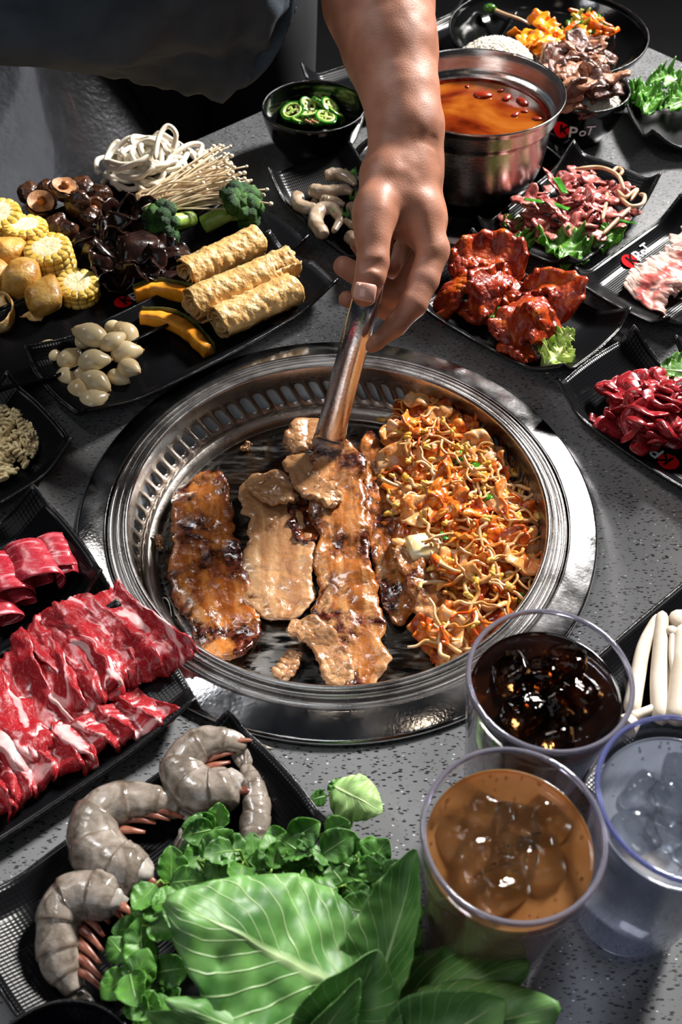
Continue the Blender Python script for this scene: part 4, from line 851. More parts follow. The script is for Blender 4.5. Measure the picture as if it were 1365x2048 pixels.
p = [P(x, y, h)-uc for x, y, h in [(310, 320, .05), (318, 275, .06), (335, 252, .066), (352, 268, .06), (345, 300, .045)]]; obj('noodle', tube(spl(p, 40), rnd_r(40, .0030, .05), 9), UD, ud)
p = [P(x, y, h)-uc for x, y, h in [(330, 330, .03), (360, 300, .04), (385, 288, .04), (404, 292, .036), (395, 318, .03)]]; obj('noodle', tube(spl(p, 40), rnd_r(40, .0030, .05), 9), UD, ud)
EN = M('enoki_stalk', [(.4, 'cfb892'), (.6, 'e0cfb2')], scale=40, rough=.4, sss=.1, ssr=.003); ENC = M('enoki_cap', [(.4, 'dcc8a8'), (.6, 'e8d9c2')], scale=60, rough=.3, coat=.2)
en = thing('enoki_bunch', 'fanned bunch of long thin enoki mushrooms beside the broccoli', 'mushroom', P(300, 395, .012)); ec = np.array(en.location)
for i in range(125):
    f = ru.random(); g = ru.random(); b0 = P(282+ru.uniform(0, 60)*g, 388+40*g+ru.uniform(-6, 6), .016+.02*ru.random()); s = ru.random()
    hx_, hy_ = 432+98*f+ru.uniform(-14, 14)*1, 288+118*f**1.1+ru.uniform(-16, 16); ln = ru.uniform(.80, 1.03) if ru.random() < .8 else ru.uniform(.6, .8); tip = P(hx_, hy_, .030+.034*s*(1-abs(f-.45))); tip = b0+(tip-b0)*ln
    mid = (b0+tip)/2+np.array([ru.uniform(-.004, .004), ru.uniform(-.004, .004), ru.uniform(.0, .008)]); c = spl([b0, mid, tip], 14)
    ms = [(*tube(c, .00095, 5), 0)]; d = unit(c[-1]-c[-2]); ms.append((*xf(ball(2, 0, 0, 1, (1, 1, .8)), (0, 0, 0), c[-1], ru.uniform(.0018, .0030)), 1)); obj('stalk', pose(merge(ms), ec), [EN, ENC], en)
obj('root_clump', pose(xf(ball(3, 4, .25, 3, (.022, .013, .010)), (0, 0, R(50)), P(296, 398, .016)), ec), M('enoki_root', [(.4, '7a5f42'), (.6, 'b89c74')], scale=200, rough=.7, bump=.8, bscale=600, bdist=.001), en)
BRH = M('broccoli_floret', [(.3, '0f2c0e'), (.5, '1f4a1a'), (.7, '4a7a26')], scale=60, rough=.6, bump=1, bscale=900, bdist=.002); BRS = M('broccoli_stalk', [(.4, '7c9a3a'), (.6, 'a8bf62')], scale=60, rough=.4)
def broccoli(label, hx_, hy_, hh, r, sx, sy, sh, seed):
    hc = P(hx_, hy_, hh); sc = P(sx, sy, sh); t = thing('broccoli_floret', label, 'broccoli', sc); rr = random.Random(seed); axd = unit(hc-sc); bs = []; br = []
    for i in range(46):
        d = unit(np.array([rr.gauss(0, 1) for _ in range(3)])); 
        if d@axd < -.25: d = d-2*(d@axd)*axd
        c = hc+d*r*.72; s = r*rr.uniform(.26, .38); m = ball(3, i, .12, 4); V = m[0]; V *= (1+.10*vn(V, 9, i))[:, None]; bs.append(xf(m, (0, 0, 0), c, s)); 
        if i < 10: br.append(tube([sc+axd*r*.5, c-d*s*.5], [.004, .003], 7))
    obj('crown', pose(merge(bs), sc), BRH, t); obj('stalk', pose(merge([tube(spl([sc, sc*.5+hc*.5, hc], 10), np.linspace(.0105, .009, 10), 12)]+br), sc), BRS, t)
broccoli('broccoli floret with pale stalk, left one of the pair', 330, 448, .030, .0245, 385, 440, .020, 1)
broccoli('broccoli floret with stalk, right one nearer the shrimp plate', 478, 415, .034, .0275, 408, 450, .016, 2)
# tofu skin rolls: a sheet wound into a spiral
def roll(label, a, b, r, h, seed, turns=2.6):
    A, B = P(*a, h), P(*b, h); L = np.linalg.norm(B-A); T = (B-A)/L; S = unit(np.cross(T, [0, 0, 1.])); U = np.cross(S, T); nu, nv = 110, 60
    th = np.linspace(0, turns*2*np.pi, nu)[:, None]; v = np.linspace(0, 1, nv)[None]; rr = r*(.30+.70*th/th.max()); th = th+seed; e = .0035*fbm(np.stack([th+0*v, 3*v+0*th, 0*th+0*v], -1), 1.3, seed, 2)
    rad = rr+.0017*fbm(np.stack([th*2.5+0*v, v*L*170+0*th, 0*th+0*v+seed], -1), 1, seed, 3)*(rr/r); x = v*L+e*np.where(v < .5, 1, 1)*np.abs(v*2-1)**8
    G = A+T*x[..., None]+S*(rad*np.cos(th))[..., None]+U*(rad*np.sin(th))[..., None]; wobj('tofu_skin_roll', sheet(G, .0015, 1), YUB, label, 'tofu skin')
roll('bumpy tofu skin roll in front, nearest the grill', (438, 648), (592, 578), .0195, .026, 1)
roll('bumpy tofu skin roll lying across the middle', (383, 612), (540, 545), .0200, .034, 2)
roll('tofu skin roll end sticking out behind the middle roll', (535, 540), (585, 520), .0185, .030, 3)
roll('tofu skin roll at the back beside the wood ears', (372, 552), (515, 484), .0175, .028, 5)
PUM = M('pumpkin_flesh', [(.35, 'cf7a12'), (.6, 'ea9f30')], scale=70, rough=.35, bump=.4, bscale=300, bdist=.001, coat=.15); PUS = M('pumpkin_skin', [(.4, '3c4a1e'), (.6, '6a6a2c')], scale=90, rough=.5)
def crescent(label, pts, h, w, ht, seed):
    c = spl([P(x, y, h) for x, y in pts], 40); t = np.linspace(0, 1, 40); ww = w*(.72+.28*np.sin(np.pi*t)); T = unit(np.gradient(c, axis=0)); S = unit(np.cross(T, [0, 0, 1.])); sec = []
    pr = rprof([(-.5, 0), (.5, 0), (.42, 1), (-.30, .85), (-.5, 0)], 4)[:-1]; n = len(pr)
    V = (c[:, None]+S[:, None]*(ww[:, None]*pr[:, 0][None])[..., None]+np.array([0, 0, ht])*pr[:, 1][None, :, None]); V = V+.0007*np.stack([fbm(V, 120, seed+k, 2) for k in range(3)], -1)
    V = V.reshape(-1, 3); i = np.arange(39)[:, None]*n; j = np.arange(n); k = (j+1) % n; F = np.stack([i+j, i+k, i+n+k, i+n+j], -1).reshape(-1, 4); c0_ = len(V); V = np.vstack([V, V[:n].mean(0), V[-n:].mean(0)])
    F2 = np.vstack([np.stack([np.full(n, c0_), k, j], -1), np.stack([np.full(n, c0_+1), 39*n+j, 39*n+k], -1)]); m = (V, [F, F2], None); t_ = thing('pumpkin_slice', label, 'pumpkin', V.mean(0)*[1, 1, 0]+[0, 0, h]); obj('flesh', pose(m, t_.location), PUM, t_)
    sk = ribbon_side = c-S*(ww*.5)[:, None]; obj('rind', pose(up_ribbon(sk+[0, 0, .001], ht*.85, .0015, 40, 5), t_.location), PUS, t_)
crescent('orange pumpkin slice behind, tucked under the tofu skin rolls', [(272, 602), (315, 592), (370, 600), (430, 625)], .010, .019, .018, 1)
crescent('curved orange pumpkin slice in front on the garlic platter', [(284, 646), (335, 650), (378, 672), (418, 712)], .008, .020, .016, 2)
GAR = M('peeled_garlic', [(.35, 'c9b084'), (.6, 'dccaa2')], scale=40, rough=.25, coat=.3, sss=.25, ssr=.004); GTIP = M('garlic_root', [(.4, '9a6a4a'), (.6, 'c09a74')], scale=200, rough=.6)
gcl = [(98, 697, 'flat garlic clove at the far left of the garlic heap', 20, .9, .008), (105, 715, 'garlic clove just right of the leftmost one', 50, .95, .010), (140, 718, 'wide garlic clove leaning toward the upper left group', 60, 1.0, .012), (168, 678, 'partly hidden garlic clove behind the biggest one', 80, 1.0, .010), (182, 672, 'biggest rounded garlic clove on top of the heap', 160, 1.3, .024), (227, 655, 'small garlic clove at the top of the heap', 0, .7, .010), (252, 670, 'broad garlic clove at the upper right', 120, 1.2, .014), (226, 685, 'slender garlic clove pointing up right with brown tip', 40, 1.0, .022), (188, 722, 'oval garlic clove in the centre of the heap', 10, 1.1, .020), (252, 705, 'garlic clove right of centre with flat side up', 20, 1.1, .014), (258, 738, 'right-hand lower garlic clove with brown tip', -40, .95, .014), (237, 755, 'small curved garlic clove below the right-hand one', -30, .85, .008), (132, 755, 'squat garlic clove at the lower left', 110, 1.0, .010), (168, 748, 'nearly hidden garlic clove under the central ones', 0, 1.0, .008), (192, 765, 'garlic clove lying above the bottom two', -30, 1.15, .014), (165, 782, 'long narrow garlic clove second from bottom', 5, 1.1, .010), (186, 802, 'plump garlic clove lowest in the heap', 20, 1.0, .010)]
for i, (x, y, lb, az, s, h) in enumerate(gcl):
    t = thing('garlic_clove', lb, 'garlic', P(x, y, h+.002), (rnd.uniform(-.3, .3), rnd.uniform(-.2, .2), R(az)), 'peeled garlic cloves'); m = ball(3); V = m[0]; u = V[:, 0].copy(); k = np.where(u > 0, (1-u*u*.38), 1); V[:, 1] *= k; V[:, 2] *= k; V[:, 2] = np.where(V[:, 2] < 0, V[:, 2]*.6, V[:, 2])
    V *= np.array([.0142, .0108, .0100])*s*(1, rnd.uniform(.9, 1.25), 1); V[:, 1] += 11*V[:, 0]**2*rnd.choice([-.5, .3, .5]); V[:, 0] += np.where(u > .8, .0015, 0); obj('clove', m, GAR, t); e = V[np.argmax(V[:, 0])]
    obj('root_tip', xf(ball(1, 1, .2, 2, (.0013, .0017, .0015)), (0, 0, 0), e), GTIP, t)
RAM = M('dried_noodle', [(.4, 'bca678'), (.6, 'd8c89e')], scale=80, rough=.5, bump=.2)
rb = thing('noodle_block', 'round block of curly instant noodles at the left edge', 'noodles', P(-32, 900, .010))
for i in range(105):
    a = ru.uniform(0, 6.3); q = .046*math.sqrt(ru.random()); x0, y0 = q*math.cos(a), q*math.sin(a); a2 = ru.uniform(0, 6.3); n = 60; s = np.linspace(-.02, .02, n); z = .006+ru.random()*.016*(1-(q/.045)**2)
    X = x0+s*math.cos(a2)+.0032*np.sin(s*1100)*-math.sin(a2); Y = y0+s*math.sin(a2)+.0032*np.sin(s*1100)*math.cos(a2); sc_ = np.minimum(1, .050/np.maximum(np.hypot(X, Y), 1e-6)); obj('noodle', tube(np.column_stack([X*sc_, Y*sc_, z+.0016*np.cos(s*1100+i)]), .0015, 6), RAM, rb)
# ================================================================== raw meats
def marb(name, red, fat, lo=.50, hi=.60, rough=.3, sc=(2.2, 5, 1), edge=.0, big=None):
    m, N, L, b = nt(name); tc = N.new('ShaderNodeTexCoord'); oi = N.new('ShaderNodeObjectInfo'); ad = N.new('ShaderNodeVectorMath'); ad.operation = 'ADD'; mp = N.new('ShaderNodeMapping'); mp.inputs['Scale'].default_value = sc
    L.new(tc.outputs['UV'], mp.inputs[0]); L.new(mp.outputs[0], ad.inputs[0]); s5 = N.new('ShaderNodeVectorMath'); s5.operation = 'SCALE'; s5.inputs[0].default_value = (9, 5, 4); L.new(oi.outputs['Random'], s5.inputs['Scale']); L.new(s5.outputs[0], ad.inputs[1])
    n = N.new('ShaderNodeTexNoise'); n.inputs['Scale'].default_value = 1.25; n.inputs['Detail'].default_value = 4; n.inputs['Distortion'].default_value = 1.4; n.inputs['Roughness'].default_value = .5; L.new(ad.outputs[0], n.inputs['Vector'])
    r = ramp(N, [(lo, red[0]), (lo+(hi-lo)*.5, red[1]), (hi, fat[0]), (hi+.12, fat[1])]); L.new(n.outputs['Fac'], r.inputs[0]); col = r.outputs[0]
    n2 = N.new('ShaderNodeTexNoise'); n2.inputs['Scale'].default_value = 4; n2.inputs['Detail'].default_value = 5; n2.inputs['Distortion'].default_value = 3; L.new(ad.outputs[0], n2.inputs['Vector'])
    r2 = ramp(N, [(.485, (0, 0, 0)), (.5, (.55, .55, .55)), (.515, (0, 0, 0))]); L.new(n2.outputs['Fac'], r2.inputs[0]); mx = N.new('ShaderNodeMix'); mx.data_type = 'RGBA'; L.new(r2.outputs[0], mx.inputs[0]); L.new(col, mx.inputs[6]); mx.inputs[7].default_value = (*hx(fat[0]), 1); L.new(mx.outputs[2], b.inputs['Base Color'])
    b.inputs['Roughness'].default_value = rough; b.inputs['Coat Weight'].default_value = .25; b.inputs['Coat Roughness'].default_value = .15; b.inputs['Subsurface Weight'].default_value = .1; b.inputs['Subsurface Scale'].default_value = .004
    n3 = N.new('ShaderNodeTexNoise'); n3.inputs['Scale'].default_value = 260; n3.inputs['Detail'].default_value = 3; L.new(tc.outputs['Object'], n3.inputs['Vector']); bp = N.new('ShaderNodeBump'); bp.inputs['Strength'].default_value = .5; bp.inputs['Distance'].default_value = .0008; L.new(n3.outputs['Fac'], bp.inputs['Height']); L.new(bp.outputs[0], b.inputs['Normal']); return m
BEEF = marb('marbled_beef', ('961820', 'b5323a'), ('d29a9c', 'dfbcb6'), .53, .58, sc=(1.3, 2.1, 1))
def pale_mat():
    m, N, L, b = nt('pale_pork_slices'); tc = N.new('ShaderNodeTexCoord'); sp = N.new('ShaderNodeSeparateXYZ'); L.new(tc.outputs['UV'], sp.inputs[0]); n = N.new('ShaderNodeTexNoise'); n.inputs['Scale'].default_value = 40; n.inputs['Detail'].default_value = 4; L.new(tc.outputs['Object'], n.inputs['Vector'])
    a = N.new('ShaderNodeMath'); a.operation = 'MULTIPLY_ADD'; a.inputs[1].default_value = .35; L.new(n.outputs['Fac'], a.inputs[0]); L.new(sp.outputs[0], a.inputs[2]); s = N.new('ShaderNodeMath'); s.operation = 'SUBTRACT'; s.inputs[1].default_value = .175; L.new(a.outputs[0], s.inputs[0])
    r = ramp(N, [(.0, 'e2c8bc'), (.30, 'dcb4a6'), (.38, 'c8685e'), (.52, 'b8504c'), (.60, 'd08a7c'), (.66, 'e0bcae'), (.72, 'c46a62'), (.90, 'dcb0a4')]); L.new(s.outputs[0], r.inputs[0]); L.new(r.outputs[0], b.inputs['Base Color']); b.inputs['Roughness'].default_value = .32; b.inputs['Coat Weight'].default_value = .2; b.inputs['Subsurface Weight'].default_value = .15; b.inputs['Subsurface Scale'].default_value = .004; return m
def drape(label, org, ax, ay, L_, W_, seed, fold=.012, lift=.0, mat=BEEF, name='beef_slice', cat='meat', group=None, th=.0018, nu=46, nv=64, base=.012, nw=3, slope=.0, curl=1.):
    """a slice laid across the plate: ax = direction of its length, ay = along the row; its near edge ripples and curls"""
    u = np.linspace(0, 1, nu)[:, None]; v = np.linspace(0, 1, nv)[None]; ax = np.array([*ax, 0.]); ay = np.array([*ay, 0.])
    wv = .5+.5*np.sin(v*nw*2*np.pi+seed*1.7+1.2*np.sin(u*3+seed)); amp = fold*(.35+.65*u**1.5)
    z = base+lift+slope*v+wv*amp+0*u; x = u*L_+.006*np.sin(v*5+seed)+.004*fbm(np.stack([v*6+0*u, 0*v*u, 0*v*u+seed], -1), 2, seed); y = v*W_+.35*amp*np.cos(v*nw*2*np.pi+seed*1.7)+.006*np.sin(u*4+seed)*1
    k = np.clip((u-.82)/.18, 0, 1); z = z-k*k*.008*curl+0*v; x = x-k*k*.004*curl
    G = np.array([*org, 0.])+ax*x[..., None]+ay*y[..., None]; G[..., 2] += z; G += .0022*np.stack([fbm(G, 70, seed+q, 3) for q in range(3)], -1); return wobj(name, sheet(G, th), mat, label, cat, group)
rowd = -unit(np.array([.78, .62])); acr = np.array([.62, -.78])     # row runs down-left, slices lie across
o5 = P(238, 1188, 0)[:2]
lbs = ['marbled raw beef slice with a tall white point, nearest the grill', 'raw beef slice with a curled red lip, second from the grill', 'raw beef slice folded over a white fat band, third from the grill', 'raw beef slice with a broad pale fold, middle of the platter', 'raw beef slice standing in a tight white-edged fold', 'dark red raw beef slice left of the tight fold', 'raw beef slice with white fatty stripe near the left edge', 'raw beef slice cut off by the left edge', 'raw beef slice at the far left end of the platter']
for i in range(9):
    of = o5+rowd*(.006+.0215*i)+acr*(.004-.004*(i % 2)); drape(lbs[i], of-rowd*(.012 if i == 0 else .006), acr, rowd, .100, .060, i+1, fold=.011, lift=[.013, .014, .008, .004][min(i, 3)]+.0004*i, slope=-.012, nw=1.5, base=.014)
edge_l = ['ruffled beef end by the plate rim, nearest the grill', 'ruffled pale beef end hanging at the middle of the row', 'curled fatty beef end at the lower left']
for i, (x, y) in enumerate([(330, 1440), (180, 1530), (60, 1600)]): q = P(x, y, 0)[:2]; drape(edge_l[i], q-acr*.03, acr, rowd, .042, .070, 20+i, fold=.011, lift=.004, nw=4, th=.002)
RB = marb('rolled_beef', ('a0182a', 'c04450'), ('e0a0a6', 'ecd0cc'), .54, .66)
def rolled(label, a, b, r, h, seed, turns=1.25):
    A, B = P(*a, h), P(*b, h); L = np.linalg.norm(B-A); T = (B-A)/L; S = unit(np.cross(T, [0, 0, 1.])); U = np.cross(S, T); nu, nv = 60, 20; th = np.linspace(0, turns*2*np.pi, nu)[:, None]; v = np.linspace(0, 1, nv)[None]
    rad = r*(.55+.45*th/th.max())*(1+.25*np.sin(th+seed))+.0016*fbm(np.stack([th+0*v, v*3+0*th, 0*th*v], -1), 1.2, seed); x = v*L+.006*np.sin(th*.8+seed)
    G = A+T*x[..., None]+S*(rad*np.cos(th+seed))[..., None]+U*(rad*.8*np.sin(th+seed))[..., None]; wobj('beef_roll', sheet(G, .0018), RB, label, 'meat')
rolled('thin beef roll with an open end facing right', (105, 1085), (132, 1150), .0145, .022, .6)
rolled('loosely folded beef roll left of the open-ended one', (50, 1100), (80, 1170), .019, .024, 2.2)
rolled('beef roll at the left edge of its plate', (-5, 1120), (25, 1195), .018, .022, 3.1)
rolled('beef roll lowest on the left-edge plate', (-25, 1180), (10, 1240), .015, .018, 4.2)
rolled('thin beef curl between the two larger rolls', (18, 1150), (45, 1205), .013, .018, 5.2)
# shell-on shrimp
def shell_mat():
    M('raw_shrimp', [(.3, '564c42'), (.45, '7c7268'), (.6, '968c82'), (.75, 'a8a098')], scale=75, detail=6, dist=.9, rough=.18, coat=.5, bump=.5, bscale=190, bdist=.0012, sss=.15, ssr=.004); m = MATS['raw_shrimp']; N, L = m.node_tree.nodes, m.node_tree.links; b = N['Principled BSDF']
    tc = N.new('ShaderNodeTexCoord'); sp = N.new('ShaderNodeSeparateXYZ'); L.new(tc.outputs['UV'], sp.inputs[0]); a = N.new('ShaderNodeMath'); a.operation = 'MULTIPLY'; a.inputs[1].default_value = 6; L.new(sp.outputs[0], a.inputs[0]); f = N.new('ShaderNodeMath'); f.operation = 'FRACT'; L.new(a.outputs[0], f.inputs[0])
    r = ramp(N, [(0, (.25, .25, .25)), (.10, (0, 0, 0)), (.8, (0, 0, 0)), (.95, (.5, .5, .5)), (1, (.65, .65, .65))]); L.new(f.outputs[0], r.inputs[0]); mx = N.new('ShaderNodeMix'); mx.data_type = 'RGBA'; src = b.inputs['Base Color'].links[0].from_socket; L.new(r.outputs[0], mx.inputs[0]); L.new(src, mx.inputs[6]); mx.inputs[7].default_value = (*hx('4c3a2a'), 1); L.new(mx.outputs[2], b.inputs['Base Color']); return m
SHM = shell_mat(); SHF = M('shrimp_flesh', [(.4, '9c968e'), (.6, 'b8b2aa')], scale=40, rough=.2, coat=.4, sss=.25, ssr=.004); LEG = M('shrimp_leg', [(.4, '5e2e20'), (.6, '8e5642')], scale=80, rough=.35)
def shrimp(label, pts, hs, rmax, seed, tail=True, legs=True, mat=None, nseg=6, flesh=True, name='shrimp'):
    c = spl([P(x, y, h) for (x, y), h in zip(pts, hs)], 90); t = thing(name, label, 'shrimp', (*c.mean(0)[:2], c[:, 2].min()-rmax*.6)); T = unit(np.gradient(c, axis=0)); s = np.linspace(0, 1, 90)
    rad = rmax*np.interp(s, [0, .06, .2, .45, .7, .88, 1], [.62, .92, 1, .95, .78, .52, .36]); sgf = (s*nseg) % 1; rad *= 1+(.09*sgf-.035 if mat is None else .02*np.sin(s*40)); cen = c[[0, 45, 89]].mean(0)
    m = tube(c, rad, 26, .92); V = m[0]; V += .0008*np.stack([fbm(V, 90, seed+k, 2) for k in range(3)], -1); obj('shell_body' if mat is None else 'body', pose(m, t.location), mat or SHM, t)
    if flesh: obj('cut_flesh', pose(xf(ball(3, seed, .22, 3, (rmax*.56, rmax*.60, rmax*.52)), (0, 0, 0), c[0]+T[0]*rmax*.25), t.location), SHF, t)
    inn = unit(c[45]-(c[0]+c[89])/2)*-1
    if legs:
        for k in range(8):
            i = int(12+k*7); p0 = c[i]+inn*rad[i]*.75; q = [p0, p0+inn*.011+T[i]*.003+[0, 0, .003], p0+inn*.022+T[i]*.007+[0, 0, .0]]; obj('leg', pose(tube(spl(q, 10), np.linspace(.0042, .0012, 10), 8, .45), t.location), LEG, t)
    if tail:
        for k in (-1, 0, 1):
            sd_ = np.cross(T[-1], [0, 0, 1.]); e = c[-1]; d = unit(T[-1]+sd_*k*.30); G = []; 
            for a in np.linspace(0, 1, 14): G.append([e-T[-1]*.004+d*.024*a+sd_*w_*.0042*math.sin(math.pi*min(1, a*.8+.2))*1+np.array([0, 0, .0015*(1-abs(w_))+.001*k]) for w_ in np.linspace(-1, 1, 7)])
            obj('tail_fin', pose(sheet(np.array(G), .0016), t.location), mat or SHM, t)
    return t
shrimp('raw shell-on shrimp nearest the grill, tail pointing right', [(468, 1560), (425, 1585), (380, 1570), (366, 1530), (400, 1492), (450, 1482), (492, 1496)], [.026, .024, .022, .022, .024, .024, .02], .0170, 1)
shrimp('raw shell-on shrimp in the middle of the ribbed plate', [(290, 1745), (235, 1735), (190, 1690), (200, 1630), (255, 1605), (320, 1606), (360, 1618)], [.026, .024, .022, .022, .022, .02, .018], .0185, 2)
shrimp('raw shell-on shrimp lowest on the ribbed plate, curled downward', [(235, 1800), (190, 1790), (140, 1800), (118, 1850), (118, 1910), (135, 1955), (150, 1985)], [.030, .028, .024, .022, .020, .018, .016], .0165, 3)
shrimp('raw shrimp tail hanging straight down beside the watercress', [(505, 1700), (510, 1650), (512, 1600), (502, 1560), (492, 1530)], [.02, .02, .02, .02, .02], .0105, 4, legs=False)
shrimp('pale shrimp end showing white flesh above the watercress', [(372, 1668), (385, 1680), (400, 1695)], [.018, .018, .018], .0135, 5, tail=False, legs=False)
PSH = M('peeled_shrimp', [(.3, '927c64'), (.5, 'b29c84'), (.7, 'c6b6a4')], scale=60, rough=.2, coat=.4, bump=.5, bscale=200, bdist=.001, sss=.2, ssr=.004)
for i, (lb, pts, h, r) in enumerate([('peeled curled shrimp in front, forming a ring', [(648, 470), (632, 445), (640, 420), (665, 418), (680, 440), (668, 462)], .022, .0088), ('peeled shrimp at the left of the shrimp plate', [(595, 388), (600, 410), (625, 415), (632, 398)], .020, .0085), ('peeled shrimp across the middle of the pile', [(620, 380), (650, 385), (685, 380), (705, 385)], .030, .0088), ('peeled shrimp at the back of the pile', [(650, 352), (675, 348), (700, 358), (712, 370)], .030, .0080), ('peeled shrimp by the thumb, half hidden', [(700, 410), (715, 425), (712, 450), (690, 440)], .024, .0085), ('peeled shrimp tucked under the hand', [(695, 470), (715, 485), (722, 505)], .018, .0080), ('small peeled shrimp between ring and back ones', [(640, 400), (665, 402), (690, 408)], .026, .007)]):
    shrimp(lb, pts, [h]*len(pts), r, 20+i, tail=False, legs=False, mat=PSH, flesh=False, name='peeled_shrimp')
# leafy greens
def leaf_mat(name, dark, mid, vein, nv=7., vw=.06, sc=40, rough=.5):
    m, N, L, b = nt(name); tc = N.new('ShaderNodeTexCoord'); sp = N.new('ShaderNodeSeparateXYZ'); L.new(tc.outputs['UV'], sp.inputs[0])
    def mt(op, a, bb=None, c=None):
        k = N.new('ShaderNodeMath'); k.operation = op
        for i, v in enumerate((a, bb, c)):
            if v is None: continue
            if isinstance(v, (int, float)): k.inputs[i].default_value = v
            else: L.new(v, k.inputs[i])
        return k.outputs[0]
    ns = N.new('ShaderNodeTexNoise'); ns.inputs['Scale'].default_value = 3; L.new(tc.outputs['UV'], ns.inputs['Vector'])
    d = mt('ABSOLUTE', mt('SUBTRACT', sp.outputs[1], .5)); mid_ = mt('SUBTRACT', 1, mt('SMOOTHSTEP' if False else 'MINIMUM', mt('DIVIDE', d, mt('ADD', mt('MULTIPLY', mt('SUBTRACT', 1.05, sp.outputs[0]), .05), .004)), 1))
    q = mt('FRACT', mt('ADD', mt('MULTIPLY', mt('SUBTRACT', sp.outputs[0], mt('MULTIPLY', mt('POWER', d, .8), .75)), nv), mt('MULTIPLY', ns.outputs['Fac'], .7)))
    sv = mt('SUBTRACT', 1, mt('MINIMUM', mt('DIVIDE', mt('ABSOLUTE', mt('SUBTRACT', q, .5)), vw), 1)); f = mt('MAXIMUM', mid_, mt('MULTIPLY', sv, .75))
    n = N.new('ShaderNodeTexNoise'); n.inputs['Scale'].default_value = sc; n.inputs['Detail'].default_value = 4; L.new(tc.outputs['Object'], n.inputs['Vector']); r = ramp(N, [(.35, dark), (.65, mid)]); L.new(n.outputs['Fac'], r.inputs[0])
    mx = N.new('ShaderNodeMix'); mx.data_type = 'RGBA'; L.new(f, mx.inputs[0]); L.new(r.outputs[0], mx.inputs[6]); mx.inputs[7].default_value = (*hx(vein), 1); L.new(mx.outputs[2], b.inputs['Base Color'])
    b.inputs['Roughness'].default_value = rough; b.inputs['Subsurface Weight'].default_value = .12; b.inputs['Subsurface Radius'].default_value = (.5, 1, .2); b.inputs['Subsurface Scale'].default_value = .003
    bp = N.new('ShaderNodeBump'); bp.inputs['Strength'].default_value = .6; bp.inputs['Distance'].default_value = .001; L.new(f, bp.inputs['Height']); L.new(bp.outputs[0], b.inputs['Normal']); return m
BOK = leaf_mat('bok_choy_leaf', '3a6c2c', '6a9a50', 'b4cc94', 9, .07); CRS = leaf_mat('watercress_leaf', '245410', '4c8428', '80a858', 5, .05, 60); LET = leaf_mat('lettuce_leaf', '2c6210', '629a34', 'a0bc6c', 6, .06, 60, .42); LEP = leaf_mat('pale_lettuce', '8fae3c', 'cfdc8a', 'eef0d8', 6, .08, 60, .3)
def leaf(base, tip, W_, up, cup=.25, ruf=0., seed=0, nu=40, nv=30, bend=.2, th=.0008, blunt=.55, pk=.003, twist=0.):
    base, tip, up = map(lambda a: np.asarray(a, float), (base, tip, up)); L = np.linalg.norm(tip-base); T = (tip-base)/L; up = unit(up-T*(up@T)); S = np.cross(T, up); u = np.linspace(0, 1, nu)[:, None]; v = np.linspace(-1, 1, nv)[None]
    pw = np.sin(np.pi*np.clip(u, 0.0, 1)**blunt)**.7; pw = np.maximum(pw, .05); y = v*W_/2*pw; z = cup*W_*(v*v)*pw+bend*L*np.sin(np.pi*u)*-.0+bend*L*(-(u-.0)**2)+bend*L*u
    y = y*(1+(.10 if ruf > .003 else 0)*np.sin(u*31+seed)*np.abs(v)); z = z+ruf*np.abs(v)**1.6*np.sin(u*22+v*2.5+seed)*pw+ruf*.6*np.abs(v)**2*np.sin(u*53+seed*2); a = twist*u; yy = y*np.cos(a)-z*np.sin(a); zz = z*np.cos(a)+y*np.sin(a)
    G = base+T*(u*L+0*v)[..., None]+S*yy[..., None]+up*zz[..., None]; G = G+pk*fbm(G, 60, seed, 2)[..., None]*up; return sheet(G, th, .6)
cb = P(330, 2010, 0)
# bok choy: leaves rise from one base below the picture and fan out over the shrimp plate
bkc = thing('bok_choy', 'large fresh bok choy head fanned out in the foreground', 'vegetable', P(640, 2120, .03)); bl = np.array(bkc.location)
def bl_(name, b, t, w, up, **k): return obj(name, pose(leaf(b, t, w, up, **k), bl), BOK, bkc)
vw_ = -unit(ray(560, 1900))
bl_('leaf', P(700, 1990, .075), P(330, 1800, .130), .104, vw_+[.1, .25, .3], cup=-.10, bend=.10, ruf=.003, seed=1, blunt=.5, pk=.005)
bl_('leaf', P(640, 2130, .07), P(330, 2000, .115), .034, vw_+[0, .1, .6], cup=-.35, bend=.2, ruf=.002, seed=2)
bl_('leaf', P(650, 2100, .085), P(930, 1900, .13) if False else P(760, 1905, .125), .060, vw_+[.3, .1, 0], cup=.25, bend=.10, seed=3, blunt=.7)
bl_('leaf', P(740, 2130, .07), P(1120, 2010, .115), .060, vw_+[0, .3, .2], cup=-.2, bend=.25, ruf=.001, seed=4, blunt=.7)
bl_('leaf', P(720, 2050, .055), P(1060, 1925, .10), .062, vw_+[0, .4, .1], cup=-.3, bend=.25, ruf=.002, seed=5, blunt=.65)
bl_('leaf', P(740, 2050, .06), P(835, 1700, .10), .042, vw_+[-.6, .0, .1], cup=.35, bend=.05, ruf=.002, seed=6, blunt=.75)
bl_('leaf', P(600, 2130, .075), P(720, 1960, .13), .030, vw_+[.2, 0, 0], cup=.6, bend=-.1, seed=7)
bl_('leaf', P(800, 2130, .085), P(1010, 2000, .12), .055, vw_+[.1, .1, 0], cup=.25, bend=.15, seed=8, blunt=.7)
bl_('leaf', P(500, 2130, .06), P(290, 2025, .09), .030, vw_+[0, 0, .4], cup=.5, bend=.1, seed=9)
